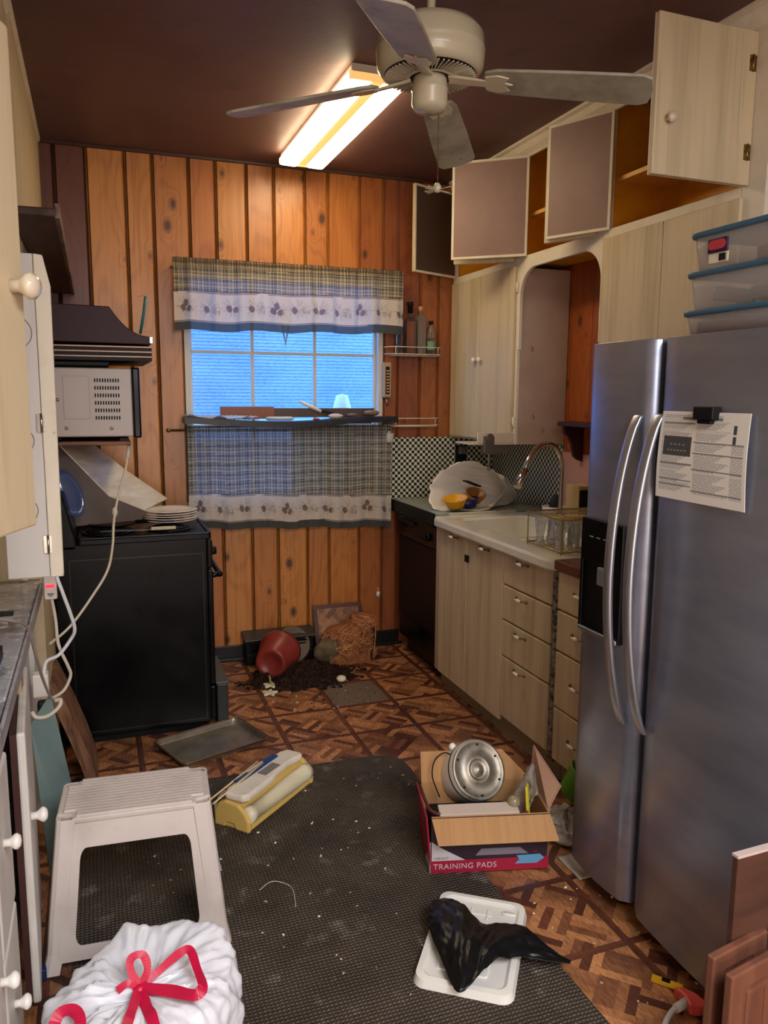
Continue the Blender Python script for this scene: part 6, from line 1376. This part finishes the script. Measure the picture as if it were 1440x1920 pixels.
def bb(u, v):
    i = u*(len(A)-1); k = min(int(i), len(A)-2); f = i-k; a = A[k].lerp(A[k+1], f); b = B[k].lerp(B[k+1], f); p = a.lerp(b, v)
    p.z += .022*sin(pi*v)*(sin(pi*min(1, u*1.1)))+.007*fbm(p.x*10+p.y*4, p.y*3, 2)+.0015*fbm(p.x*50, p.y*30)+.005*fbm(u*13+v*2, v*2.2, 5)+.003*sin(u*26+4*v)*(1-abs(2*v-1))+.005*abs(fbm(p.x*16-p.y*9, 1.5))+.004; p.z = max(p.z, .036); return p
m = MB(); m.grid(bb, 70, 34)
tag(m.build('black_plastic_bag', BB, solid=.0015), 'flattened black plastic bag lying on the white tray', 'bag')

# ---- cord with red plug, yellow tag, stacked cabinet doors
t = thing('extension_lead', 'white cord with a coral red plug beside the refrigerator', 'cord', (1.40, 1.45, 0))
m = MB(); m.tube(spline([(1.10, 1.22, .008), (1.20, 1.33, .008), (1.27, 1.415, .010), (1.33, 1.455, .015), (1.365, 1.462, .018)], 6), .0075, 8); m.build('cable', mat('white_lead', rgb(205, 198, 190), .5), t)
m = MB(); m.cyl((1.345, 1.458, .018), (1.385, 1.465, .02), .011, .013, 12); m.build('connector', bpy.data.materials['white_lead'], t)
m = MB(); m.prism([(1.375, 1.44), (1.385, 1.475), (1.382, 1.51), (1.405, 1.495), (1.42, 1.47), (1.425, 1.425), (1.395, 1.428)], .004, .035); m.build('plug', mat('coral_plastic', rgb(226, 92, 80), .4, c2=rgb(206, 76, 66), sc=(20, 20, 20)), t, bevel=.005)
m = MB(); m.prism([(1.362, 1.575), (1.415, 1.515), (1.432, 1.53), (1.38, 1.592)], .002, .008); tg = m.build('yellow_tag', mat('yellow_card', rgb(222, 170, 30), .4)); tag(tg, 'yellow and black tag on the parquet at the refrigerator base', 'tag')
m = MB(); m.prism([(1.386, 1.562), (1.40, 1.545), (1.412, 1.556), (1.398, 1.573)], .0, .001, Matrix.Translation((0, 0, .008))); m.build('black_mark', BLACKM, tg, world=False)
CD = mat('brown_door_wood', rgb(122, 78, 58), .45, c2=rgb(98, 60, 46), sc=(20, 20, 2), th=(.4, .7))
def cdoor(name, label, x, y, ang, W_, H_, lean, panel=True):
    t = thing(name, label, 'cabinet door', (x, y, 0), group='loose cabinet doors by the refrigerator'); t.rotation_euler = (radians(-lean), 0, radians(ang)); ROOT[t.name] = None
    if panel:
        f_ = .045
        m = MB(); m.ring([(0, 0), (W_, 0), (W_, H_), (0, H_)], [(f_, f_), (W_-f_, f_), (W_-f_, H_-f_), (f_, H_-f_)], 0, .02, XZ(0)); m.build('door_frame', CD, t, bevel=.004, world=False)
        m = MB(); m.box(f_, W_-f_, .006, .014, f_, H_-f_); m.build('door_panel', CD, t, world=False)
        m = MB(); m.ring([(f_+.015, f_+.015), (W_-f_-.015, f_+.015), (W_-f_-.015, H_-f_-.015), (f_+.015, H_-f_-.015)], [(f_+.03, f_+.03), (W_-f_-.03, f_+.03), (W_-f_-.03, H_-f_-.03), (f_+.03, H_-f_-.03)], .003, .008, XZ(0)); m.build('panel_molding', CD, t, bevel=.002, world=False)
    else:
        m = MB(); m.box(0, W_, 0, .016, 0, H_); m.build('door_board', mat('dark_door_face', rgb(84, 54, 40), .5, c2=rgb(64, 40, 30), sc=(3, 3, 20), th=(.4, .7)), t, bevel=.002, world=False)
        m = MB(); m.box(0, W_, 0, .018, H_, H_+.006); m.build('pale_top_edge', mat('pale_edge', rgb(196, 178, 168), .6), t, world=False)
    return t
cdoor('loose_cabinet_door', 'tall dark brown board with a pale top edge, rearmost beside the refrigerator', 1.312, 1.262, 2, .11, .56, 0, False)
cdoor('loose_cabinet_door', 'brown framed cabinet door, middle of the three beside the refrigerator', 1.225, 1.222, 10, .19, .365, 0)
cdoor('loose_cabinet_door', 'brown framed cabinet door with a raised panel, front of the three by the refrigerator', 1.222, 1.165, 10, .20, .362, 0)
